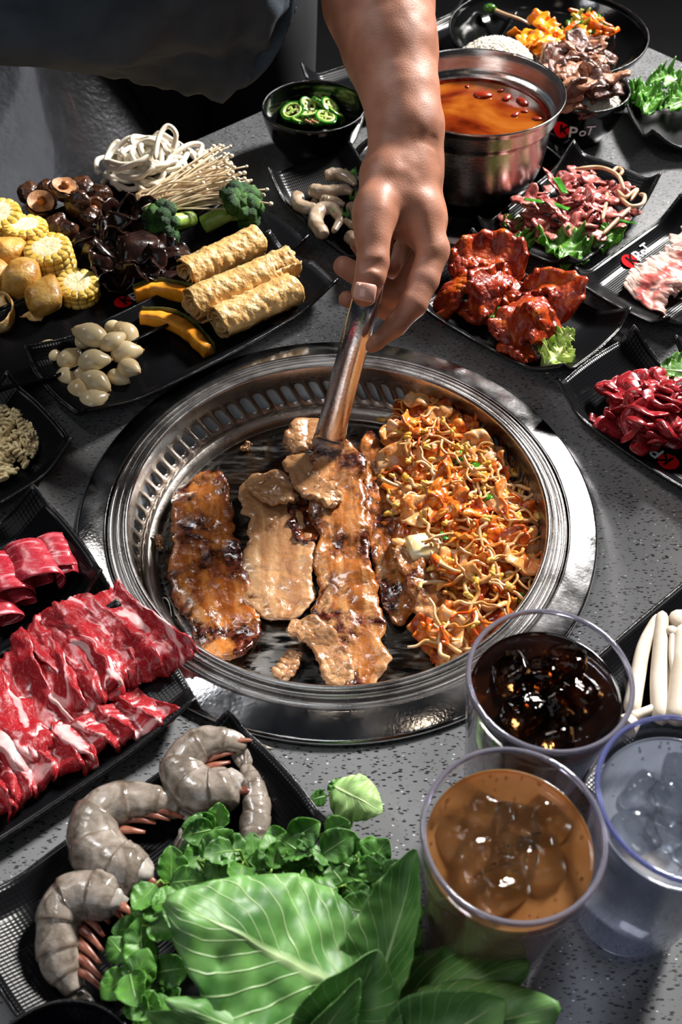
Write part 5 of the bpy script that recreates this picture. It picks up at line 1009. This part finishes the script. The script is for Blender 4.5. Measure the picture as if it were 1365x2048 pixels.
for i, (x, y) in enumerate([(640, 2090), (720, 2100), (800, 2110), (560, 2110)]): obj('stalk', pose(tube(spl([P(x, y+60, .03), P(x, y, .06), P(x+(x-660)*.2, y-80, .085)], 14), np.linspace(.014, .006, 14), 14, .5), bl), M('bok_stalk', [(.4, '9cbc6a'), (.6, 'c4d89a')], scale=50, rough=.3, coat=.2), bkc)
# watercress
WST = M('cress_stem', [(.4, '4e7a20'), (.6, '86a848')], scale=60, rough=.35)
rg = random.Random(11); cl_m = {}
def cress(label, pts, hs, seed, n=7, sz=.020, mat=CRS):
    c = spl([P(x, y, h) for (x, y), h in zip(pts, hs)], 24); t = thing('watercress_sprig', label, 'watercress', c[0], (0, 0, 0), 'watercress sprigs'); lc = c[0]; obj('stem', pose(tube(c, np.linspace(.0016, .0009, 24), 7), lc), WST, t)
    for k in range(n):
        i = int(4+19*k/max(1, n-1)) if k < n-1 else 23; a = rg.uniform(0, 6.3); d = np.array([math.cos(a), math.sin(a), rg.uniform(-.1, .5)]); e = c[min(i, 23)]; s = sz*rg.uniform(.75, 1.15); up = -unit(ray(*pts[-1]))+[rg.uniform(-.5, .5), rg.uniform(-.4, .4), rg.uniform(0, .5)]
        b = e+unit(d)*s*.25; obj('petiole', pose(tube([e, b], .0007, 5), lc), WST, t); obj('leaf', pose(leaf(b, b+unit(d)*s*1.15, s*1.05, up, cup=rg.uniform(-.2, .25), bend=rg.uniform(-.2, .3), ruf=.0012, seed=k+seed, nu=16, nv=14, blunt=.8, pk=.002, th=.0006), lc), mat, t)
specs = [([(560, 1800), (570, 1740), (565, 1690)], 'near the lone shrimp tail'), ([(640, 1800), (660, 1730), (640, 1670)], 'highest of the main clump'), ([(600, 1790), (625, 1745), (630, 1720)], 'in front of the highest sprig'), ([(700, 1820), (720, 1760), (715, 1720)], 'with a rounded leaf over the table'), ([(560, 1780), (500, 1740), (480, 1700)], 'leaning left over the ribbed plate'), ([(480, 1800), (420, 1750), (395, 1720)], 'between the two upper shrimp'), ([(430, 1700), (432, 1680), (440, 1655)], 'touching the pale shrimp end'), ([(400, 1830), (350, 1790), (320, 1760)], 'at the back left of the big leaf'), ([(380, 1900), (310, 1860), (280, 1850)], 'left of the big bok choy leaf'), ([(360, 1980), (290, 1940), (255, 1930)], 'beside the lowest shrimp'), ([(340, 2040), (280, 2010), (250, 1990)], 'low by the bottom edge'), ([(740, 1850), (760, 1800), (745, 1770)], 'behind the pointed leaf'), ([(700, 1880), (740, 1840), (770, 1830)], 'right of the big leaf'), ([(740, 1900), (790, 1870), (800, 1840)], 'at the foot of the pointed leaf'), ([(660, 1850), (700, 1800), (690, 1770)], 'just right of the big leaf tip'), ([(450, 1820), (400, 1800), (370, 1790)], 'on the far side of the big leaf'), ([(600, 1830), (580, 1770), (540, 1750)], 'in the middle of the clump'), ([(560, 2100), (520, 2060), (500, 2030)], 'at the bottom edge')]
for i, (pts, lb) in enumerate(specs): cress('watercress sprig '+lb, pts, [.02, .045, .058] if i != 6 else [.03, .036, .04], i*10, 8, .0185)
cress('pale watercress sprig lying alone on the table', [(690, 1625), (672, 1605), (660, 1590)], [.006, .012, .014], 300, 3, .014)
t = thing('watercress_leaf', 'single pale crumpled leaf standing above the clump on the table', 'watercress', P(710, 1640, .0)); obj('leaf', pose(leaf(P(665, 1570, .02), P(765, 1625, .025), .034, -ray(710, 1600)+[0, .2, 0], cup=-.25, bend=.15, ruf=.002, seed=3, blunt=.7, pk=.003), t.location), leaf_mat('pale_cress', '6f9a4a', 'a4c47e', 'c4d8a0', 6, .05), t); obj('stem', pose(tube(spl([P(668, 1572, .02), P(672, 1600, .01), P(690, 1640, .004)], 10), .0012, 6), t.location), WST, t)
# beech mushrooms right
BEE = M('white_mushroom', [(.4, 'cbbcaa'), (.6, 'e0d4c4')], scale=30, rough=.45, bump=.2, bscale=200, sss=.1, ssr=.003)
for i, (lb, pts, r, cap) in enumerate([('tall curved white beech mushroom leaning left', [(1262, 1430), (1275, 1360), (1290, 1290), (1322, 1228)], .0058, 0), ('straight thick white beech mushroom in front', [(1325, 1450), (1318, 1370), (1322, 1290), (1326, 1222)], .0062, 0), ('thin beech mushroom with a tiny cap behind', [(1352, 1350), (1345, 1310), (1345, 1262)], .0026, 1), ('short beech mushroom stub between the stems', [(1340, 1400), (1336, 1350), (1334, 1310)], .0045, 0), ('beech mushroom lying crosswise at the base', [(1262, 1435), (1300, 1420), (1330, 1405)], .0035, 0), ('thick white beech mushroom cut by the right edge', [(1352, 1450), (1362, 1350), (1368, 1250)], .0075, 0), ('beech mushroom at the right edge leaning in', [(1385, 1440), (1375, 1340), (1362, 1240)], .005, 1), ('round beech mushroom cap peeking from behind the cola', [(1250, 1455), (1258, 1448), (1266, 1440)], .0085, 0)]):
    c = spl([P(x, y, .020+.004*(i % 3)) for x, y in pts], 30); m = tube(c, rnd_r(30, r, .1)*np.linspace(1.15, .8, 30), 14); 
    if cap: m = merge([m, xf(ball(2, 0, 0, 1, (1, 1, .6)), (0, 0, 0), c[-1], r*1.9)])
    wobj('beech_mushroom', m, BEE, lb, 'mushroom')
# marinated orange pork
ORP = M('orange_marinade', [(.3, '6a1606'), (.45, '8e280a'), (.58, 'a83c0c'), (.72, 'c86a1c')], scale=42, detail=6, dist=.8, rough=.34, bump=.8, bscale=240, bdist=.0016, coat=.18, rvar=.12)
def fold(label, x, y, h, L_, W_, rot, seed, mat, curl=2.2, th=.005, amp=.010, name='pork_piece', cat='meat', group=None, nu=44, nv=32, fs=38, twist=0.): m = crumple(seed, L_, W_, amp, th, nu, nv, fs, curl=curl, twist=twist); return tag(obj(name, m, mat, None, P(x, y, h), rot), label, cat, group)
def thick(label, pts, h, r, seed, mat, flat=.55, name='pork_piece'):
    c = spl([P(x, y, h+.003*math.sin(k*1.7+seed)) for k, (x, y) in enumerate(pts)], 70); m = tube(c, rnd_r(70, r*1.14, .10), 40, flat); V = m[0]; N_ = unit(V-c[np.minimum(np.arange(len(V))//40, 69)])
    V += N_*(.0026*fbm(V, 45, seed, 3)-.0028*np.exp(-(vn(V, 30, seed+9)/.07)**2)+.0007*fbm(V, 230, seed+3, 3))[:, None]; return wobj(name, m, mat, label, 'meat')
for lb, pts, hs, wd, sd_, tl in [('orange marinated pork fold arching along the back of the left heap', [(905, 560), (945, 520), (1000, 515), (1050, 545)], [.020, .034, .034, .022], [.026, .038, .040, .028], 1, -.5), ('orange marinated pork tongue at the left end of the plate', [(905, 630), (900, 590), (930, 555), (968, 548)], [.012, .020, .030, .032], [.022, .030, .032, .024], 2, .5), ('orange pork fold curling through the middle of the left heap', [(940, 628), (965, 600), (975, 565), (1010, 545)], [.016, .030, .040, .036], [.026, .034, .032, .024], 3, -.4), ('dark orange pork curl lowest in the left heap', [(925, 600), (955, 625), (985, 615)], [.016, .014, .014], [.020, .026, .02], 4, .2), ('orange pork strip bridging the two heaps', [(985, 600), (1035, 585), (1085, 595)], [.016, .020, .020], [.022, .030, .024], 5, -.2), ('orange pork fold arching around the back of the right heap', [(1050, 590), (1090, 572), (1125, 590), (1130, 640)], [.018, .030, .032, .020], [.026, .038, .040, .030], 6, -.5), ('orange pork fold lying across the top of the right heap', [(1010, 630), (1050, 608), (1092, 620), (1115, 665)], [.024, .040, .042, .026], [.024, .034, .036, .028], 7, .4), ('broad orange pork fold at the front of the right heap', [(1000, 690), (1025, 655), (1070, 645), (1105, 675)], [.016, .028, .034, .022], [.030, .042, .042, .028], 8, -.3), ('orange pork tongue nearest the front rim', [(1010, 680), (1045, 695), (1068, 715)], [.016, .018, .014], [.030, .036, .026], 9, .2)]:
    wobj('pork_piece', strip(pts, hs, wd, sd_+60, th=.0075, amp=.006, ripple=.005, edge=.005, tilt=tl, nu=80, nv=34), ORP, lb, 'meat')
def ruffle(label, b, t, W_, seed, mat, hb=.012, ht=.02, ruf=.004, cup=.2, name='lettuce_leaf'): wobj(name, leaf(P(*b, hb), P(*t, ht), W_, [0.1, -.25, 1], cup=cup, bend=.25, ruf=ruf, seed=seed, nu=50, nv=34, blunt=.75, pk=.005), mat, label, 'lettuce')
ruffle('small green lettuce bit under the orange pork', (975, 625), (1005, 650), .018, 1, LET)
ruffle('pale wilted lettuce piece at the front corner of the pork plate', (1090, 735), (1140, 685), .034, 2, LEP, ruf=.007)
ruffle('white and green lettuce heart above the wilted piece', (1100, 700), (1150, 660), .024, 3, LEP, ruf=.006, ht=.028)
ruffle('green lettuce tip against the orange pork', (1080, 700), (1110, 668), .020, 4, LET, ht=.028)
# bulgogi
BUL = [marb('bulgogi_%s' % n, r_, f_, .5, .62, .28) for n, r_, f_ in (('dark', ('8a3434', 'a24a46'), ('b8786c', 'c89886')), ('pink', ('a4504c', 'b86a60'), ('c89080', 'd8b09c')))]
def lumpy(seed, L_, r):
    q = random.Random(seed); p = [np.array([-L_/2+L_*k/4, q.uniform(-.25, .25)*L_, q.uniform(-.1, .1)*L_]) for k in range(5)]; c = spl(p, 22); m = tube(c, rnd_r(22, r, .2)*(1+.25*vn(c*1., 140, seed)), 16, q.uniform(.3, .5)); V = m[0]; V += .0016*np.stack([fbm(V, 130, seed+k*5, 3) for k in range(3)], -1); return m
def mound(label, group, name, poly_px, n, mats, base, ht, seed, Lr=(.02, .04), Wr=(.012, .02), amp=.006, th=.0028, cx=None, cat='meat', pre=14, lump=None):
    r = random.Random(seed); ms = [mesh(name, crumple(seed*50+i, r.uniform(*Lr), r.uniform(*Wr), amp, th, 18, 10, 75, curl=r.uniform(-2.4, 2.4), twist=r.uniform(-1, 1)) if not lump else lumpy(seed*50+i, r.uniform(*Lr), r.uniform(*lump)), mats[i % len(mats)]) for i in range(pre)]
    xs = [p_[0] for p_ in poly_px]; ys = [p_[1] for p_ in poly_px]; cx = cx or (sum(xs)/len(xs), sum(ys)/len(ys)); sxx = (max(xs)-min(xs))/2; syy = (max(ys)-min(ys))/2; k = 0
    while k < n:
        x, y = r.uniform(min(xs), max(xs)), r.uniform(min(ys), max(ys))
        if not inpoly(x, y, poly_px): continue
        d = min(1, math.hypot((x-cx[0])/sxx, (y-cx[1])/syy)); top = ht*(1-d*d)**.7; h = base+top*(r.random()**.5)
        q = P(x, y, h); tag(obj(name, ms[r.randrange(pre)], None, None, q, (r.uniform(-.6, .6), r.uniform(-.6, .6), r.uniform(0, 6.3)), r.uniform(.8, 1.15)), label, cat, group); k += 1
mound('raw bulgogi beef strip in the heap beside the lettuce', 'bulgogi strips', 'beef_strip', [(1015, 445), (1060, 395), (1120, 345), (1180, 335), (1250, 360), (1255, 430), (1210, 480), (1130, 470), (1020, 475)], 90, BUL, .014, .028, 4, (.022, .040), lump=(.0042, .0070))
for i, (lb, b, t, W_) in enumerate([('ruffled green lettuce leaf in front of the bulgogi', (1180, 520), (1080, 480), .050), ('ruffled lettuce leaf tip at the front rim', (1110, 470), (1130, 535), .050), ('lettuce frill right of the bulgogi front', (1190, 500), (1250, 450), .026), ('lettuce frill at the left of the bulgogi heap', (1030, 470), (1010, 430), .02), ('lettuce frill left of centre under the bulgogi', (1060, 500), (1030, 470), .03)]): ruffle(lb, b, t, W_, 10+i, LET, .012, .022, .006)
for lb, pts, w_ in [('long green scallion leaf lying on the bulgogi', [(1050, 398), (1090, 405), (1140, 418)], .0085), ('short green scallion piece upright on the bulgogi', [(1112, 355), (1122, 370), (1130, 388)], .0085), ('green scallion tip at the right rim', [(1240, 440), (1262, 444), (1275, 448)], .005)]: wobj('scallion_leaf', ribbon([P(x, y, .042) for x, y in pts], w_, .001, 24, 5, 3, .001), GRN, lb, 'scallion')
TSP = M('tan_sprout', [(.4, 'b08a64'), (.6, 'd0b090')], scale=50, rough=.3, coat=.3)
for lb, pts in [('curled tan bean sprout hooked over the right rim', [(1240, 395), (1262, 412), (1285, 408), (1290, 392), (1278, 388)]), ('tan bean sprout looping by the right rim', [(1235, 380), (1250, 395), (1265, 385), (1275, 380), (1262, 402)]), ('tan bean sprout arching over the heap top', [(1150, 338), (1200, 335), (1235, 350), (1250, 380)]), ('tan bean sprout along the front right of the heap', [(1205, 470), (1235, 440), (1262, 415)]), ('tan bean sprout across the bulgogi middle', [(1120, 420), (1160, 400), (1185, 385)]), ('tan bean sprout standing in the heap', [(1205, 440), (1212, 410), (1215, 385)]), ('small tan sprout loop at the top of the heap', [(1225, 345), (1235, 336), (1245, 342), (1240, 352)])]: wobj('bean_sprout', tube(spl([P(x, y, .032) for x, y in pts], 30), rnd_r(30, .0024, .15), 8), TSP, lb, 'bean sprout')
# pale pork slices
PAL = pale_mat()
r1 = unit(np.array([.71, .70])); a1_ = np.array([.70, -.71])
pn = ['pale pink pork slice rolled at the lower left end', 'pale pink pork slice second from the left end', 'pale pink pork slice third from the left end', 'pale pork slice in the middle of the right-edge plate', 'pale pork slice near the right frame edge', 'pale pork slice farthest back at the right edge', 'last pale pork slice, cut by the frame']
for i in range(7): o_ = P(1220, 590, 0)[:2]+r1*(.020*i)+a1_*(.008); drape(pn[i], o_, a1_, r1, .056, .044, 40+i, fold=.005, lift=.001*i, mat=PAL, name='pork_slice', nw=.8, base=.013, slope=.014, th=.0022, curl=.6)
# deep red beef
RBF = [marb('red_beef_%d' % i, r_, f_, .54, .7, .26) for i, (r_, f_) in enumerate(((('7a0c14', '9a1a22'), ('b84a50', 'c87a78')), (('8e1620', 'a8282e'), ('c8686a', 'd89a94'))))]
mound('deep red raw beef strip in the heap at the right edge', 'red beef strips', 'beef_strip', [(1218, 842), (1236, 780), (1300, 752), (1365, 755), (1420, 790), (1410, 880), (1345, 885), (1275, 858)], 75, RBF, .014, .030, 5, (.030, .052), lump=(.0065, .0095))
fold('thin red beef tail reaching left on the plate', 1220, 850, .014, .04, .012, (0, 0, -.3), 77, RBF[0], 1., .003, .004, 'beef_strip')
ruffle('bright green lettuce leaf behind the red beef', (1390, 760), (1320, 735), .045, 31, LET, .02, .032)
# jalapenos
JG = M('jalapeno_skin', [(.4, '1e5a0e'), (.6, '3c8a1e')], scale=60, rough=.15, coat=.6); JI = M('jalapeno_flesh', [(.4, '8fae4a'), (.6, 'bcd07c')], scale=120, rough=.3, coat=.2)
def jal(label, x, y, h, r, rot, seed):
    t = thing('jalapeno_slice', label, 'pepper', P(x, y, h), rot); m = lathe(rprof([(r*.62, -.002), (r*.98, -.0022), (r, 0), (r*.98, .0022), (r*.62, .002)], 3), 32, True); m[0][:] *= 1+.06*vn(m[0], 120, seed)[:, None]; obj('skin_ring', (m[0]*[1.02, 1.02, .9], m[1], None), JG, t)
    fl = [lathe(rprof([(r*.6, -.0023), (r*.86, -.0023), (r*.86, .0023), (r*.6, .0023)], 2), 32, True), xf(rbox(r*1.5, r*.28, .003, .4)), xf(rbox(r*.28, r*.7, .003, .4), (0, 0, 0), (0, r*.35, 0))]; obj('flesh', merge(fl), JI, t)
    sd_ = [xf(ball(1), (0, 0, 0), (rnd.uniform(-.5, .5)*r, rnd.uniform(-.5, .5)*r, .0012), .0012) for _ in range(7)]; obj('seeds', merge(sd_), M('pepper_seed', 'd8d29a', rough=.3), t)
for i, (lb, x, y, h, r, rot) in enumerate([('large oval jalapeno slice at the left of the bowl', 585, 223, .040, .0155, (.2, -.3, .3)), ('jalapeno slice at the back of the bowl', 617, 210, .042, .0125, (.5, .1, 1)), ('small jalapeno slice standing at the back', 638, 206, .044, .011, (.9, .4, 2)), ('jalapeno slice at the right back', 660, 212, .044, .0135, (.4, .5, .5)), ('bright jalapeno slice at the front right', 652, 234, .042, .0140, (.1, .2, 0)), ('jalapeno slice at the centre front', 620, 228, .041, .0120, (-.2, .2, 1.5)), ('half sunk jalapeno slice at the front left', 600, 240, .036, .011, (.2, .1, 2)), ('jalapeno slice against the right wall', 672, 226, .038, .0125, (.3, .6, 1)), ('jalapeno slice under the others in the middle', 632, 240, .034, .012, (0, .2, 0))]): jal(lb, x, y, h, r, rot, i)
for i in range(7): q = P(612+i*4, 241+(i % 3)*2, .042); tag(obj('minced_bit', ball(1, i, .2, 2), M('minced_tan', 'a87850', rough=.4), None, q, (0, 0, i), .002), 'tan minced bit among the jalapeno slices', 'garnish', 'minced bits on the jalapenos')
# cooked beef bowl
CKB = [M('cooked_beef_%d' % i, st, scale=80, detail=5, dist=.8, rough=.42, bump=.9, bscale=180, bdist=.003, coat=.15) for i, st in enumerate(([(.35, '3e2018'), (.6, '6a4234')], [(.35, '7a4a34'), (.6, 'a8765a')]))]
RIC = M('white_rice', [(.4, 'd2cabb'), (.6, 'e4dccc')], scale=60, rough=.45, sss=.1, ssr=.003)
def rice(label, c, r, zc, ht, n, seed):
    rr = random.Random(seed); gs = [mesh_ for mesh_ in [lathe([(.0005, zc+ht)]+[(r*math.sin(a), zc+ht*math.cos(a)) for a in np.linspace(.12, np.pi/2, 14)]+[(.0005, zc-.002)], 40)]]; gs[0] = (gs[0][0], gs[0][1], None)
    b = ball(1, 0, 0, 1, (.0032, .0012, .0012))
    for i in range(n):
        a = rr.uniform(0, 6.3); p_ = math.acos(1-rr.random()*.98); gs.append(xf(b, (0, rr.uniform(-.6, .6), rr.uniform(0, 6.3)), (r*math.sin(p_)*math.cos(a), r*math.sin(p_)*math.sin(a), zc+ht*math.cos(p_)+.0003)))
    tag(obj('rice_mound', merge(gs), RIC, None, (c[0], c[1], 0)), label, 'rice', kind='stuff')
rice('domed white rice behind the steel pot', BR_, .050, .036, .036, 1400, 1); rice('white rice under the cooked beef in the logo bowl', BM, .052, .040, .022, 700, 2)
mound('browned cooked beef slice piled over the logo bowl', 'cooked beef slices', 'cooked_beef_slice', [(1095, 150), (1130, 95), (1185, 78), (1236, 110), (1240, 130), (1190, 200), (1165, 185), (1140, 215), (1115, 195)], 46, CKB, .056, .034, 7, (.034, .060), (.020, .030), .006, .006)
for lb, b, L_, ry in [('dark cooked beef strip hanging over the left rim', (1140, 190), .06, .9), ('dark cooked beef strip at the upper left of the bowl', (1125, 130), .06, .3), ('cooked beef strip lying highest on the bowl', (1165, 95), .06, .1)]: fold(lb, *b, .075, L_, .03, (0, ry, 1.9), int(L_*900)+b[0], CKB[0], 1.5, .006, .006, 'cooked_beef_slice')
# carrot and cucumber salad
mound('orange carrot ribbon heaped in the wide black bowl', 'carrot ribbons', 'carrot_ribbon', [(1025, 70), (1060, 50), (1085, 22), (1100, 40), (1130, 70), (1118, 100), (1080, 122), (1050, 95)], 46, [M('carrot_ribbon', [(.35, 'd86a0a'), (.6, 'f09a20')], scale=70, rough=.3, coat=.3)], .024, .040, 8, (.026, .045), (.012, .020), .006, .003, cat='carrot')
CUK = [M('cucumber_skin', [(.4, '1a4414'), (.6, '4a7a22')], scale=80, rough=.2, coat=.4), M('cucumber_flesh', [(.4, '9aa03c'), (.6, 'c4b850')], scale=80, rough=.25, coat=.3), CAR]
mound('seasoned cucumber and carrot stick beside the carrot ribbons', 'cucumber and carrot sticks', 'vegetable_stick', [(1130, 70), (1140, 40), (1160, 22), (1190, 35), (1225, 55), (1200, 80), (1160, 90)], 46, CUK, .020, .040, 9, (.024, .040), (.005, .009), .003, .0045, cat='vegetable')
for lb, a, b in [('orange carrot stick leaning right over the salad', (1200, 85), (1238, 57)), ('upper orange carrot stick in the salad', (1165, 35), (1205, 55)), ('thin orange carrot stick across the salad', (1180, 50), (1228, 62))]: wobj('carrot_stick', tube([P(*a, .05), P(*b, .062)], .0035, 8), CAR, lb, 'carrot')
wobj('radish_sprout', tube(spl([P(985, 18, .035), P(1010, 28, .038), P(1040, 38, .036), P(1062, 50, .03)], 20), np.linspace(.003, .0015, 20), 8), TSP, 'thin pale root lying at the left of the wide bowl', 'vegetable'); wobj('green_tip', ball(2, 3, .3, 3, (.009, .007, .006)) if False else xf(ball(2, 3, .3, 3, (.010, .008, .006)), (0, 0, 0), P(980, 16, .038)), CUK[0], 'green tip of the pale root', 'vegetable')
for i, (lb, b, t, W_) in enumerate([('bright lettuce leaf at the left of the lettuce plate', (1330, 200), (1240, 190), .040), ('lettuce leaf at the back of its plate', (1365, 170), (1300, 160), .045), ('lettuce leaf hanging to the front rim', (1300, 190), (1290, 235), .040), ('lettuce leaf at the right edge of the photo', (1400, 200), (1330, 215), .050), ('small lettuce frill in the middle', (1260, 185), (1310, 205), .035)]): ruffle(lb, b, t, W_, 60+i, LET, .016, .028, .008)
ruffle('green garnish leaf on the small plate behind the forearm', (735, 175), (700, 145), .03, 70, LET, .012, .024)
for i, (x, y) in enumerate([(705, 348), (712, 395), (690, 430), (715, 445), (678, 425)]): ruffle(['small green leaf bit behind the peeled shrimp', 'green bit beside the hand', 'green bit between the peeled shrimp', 'green bit under the hand', 'tiny green bit by the ring shrimp'][i], (x-8, y), (x+8, y+6), .012, 80+i, LET, .020, .026, .003)
# ------------------------------------------------------------------ lift everything onto the table height
for o in bpy.data.objects:
    if o.parent is None: o.location.z += TZ
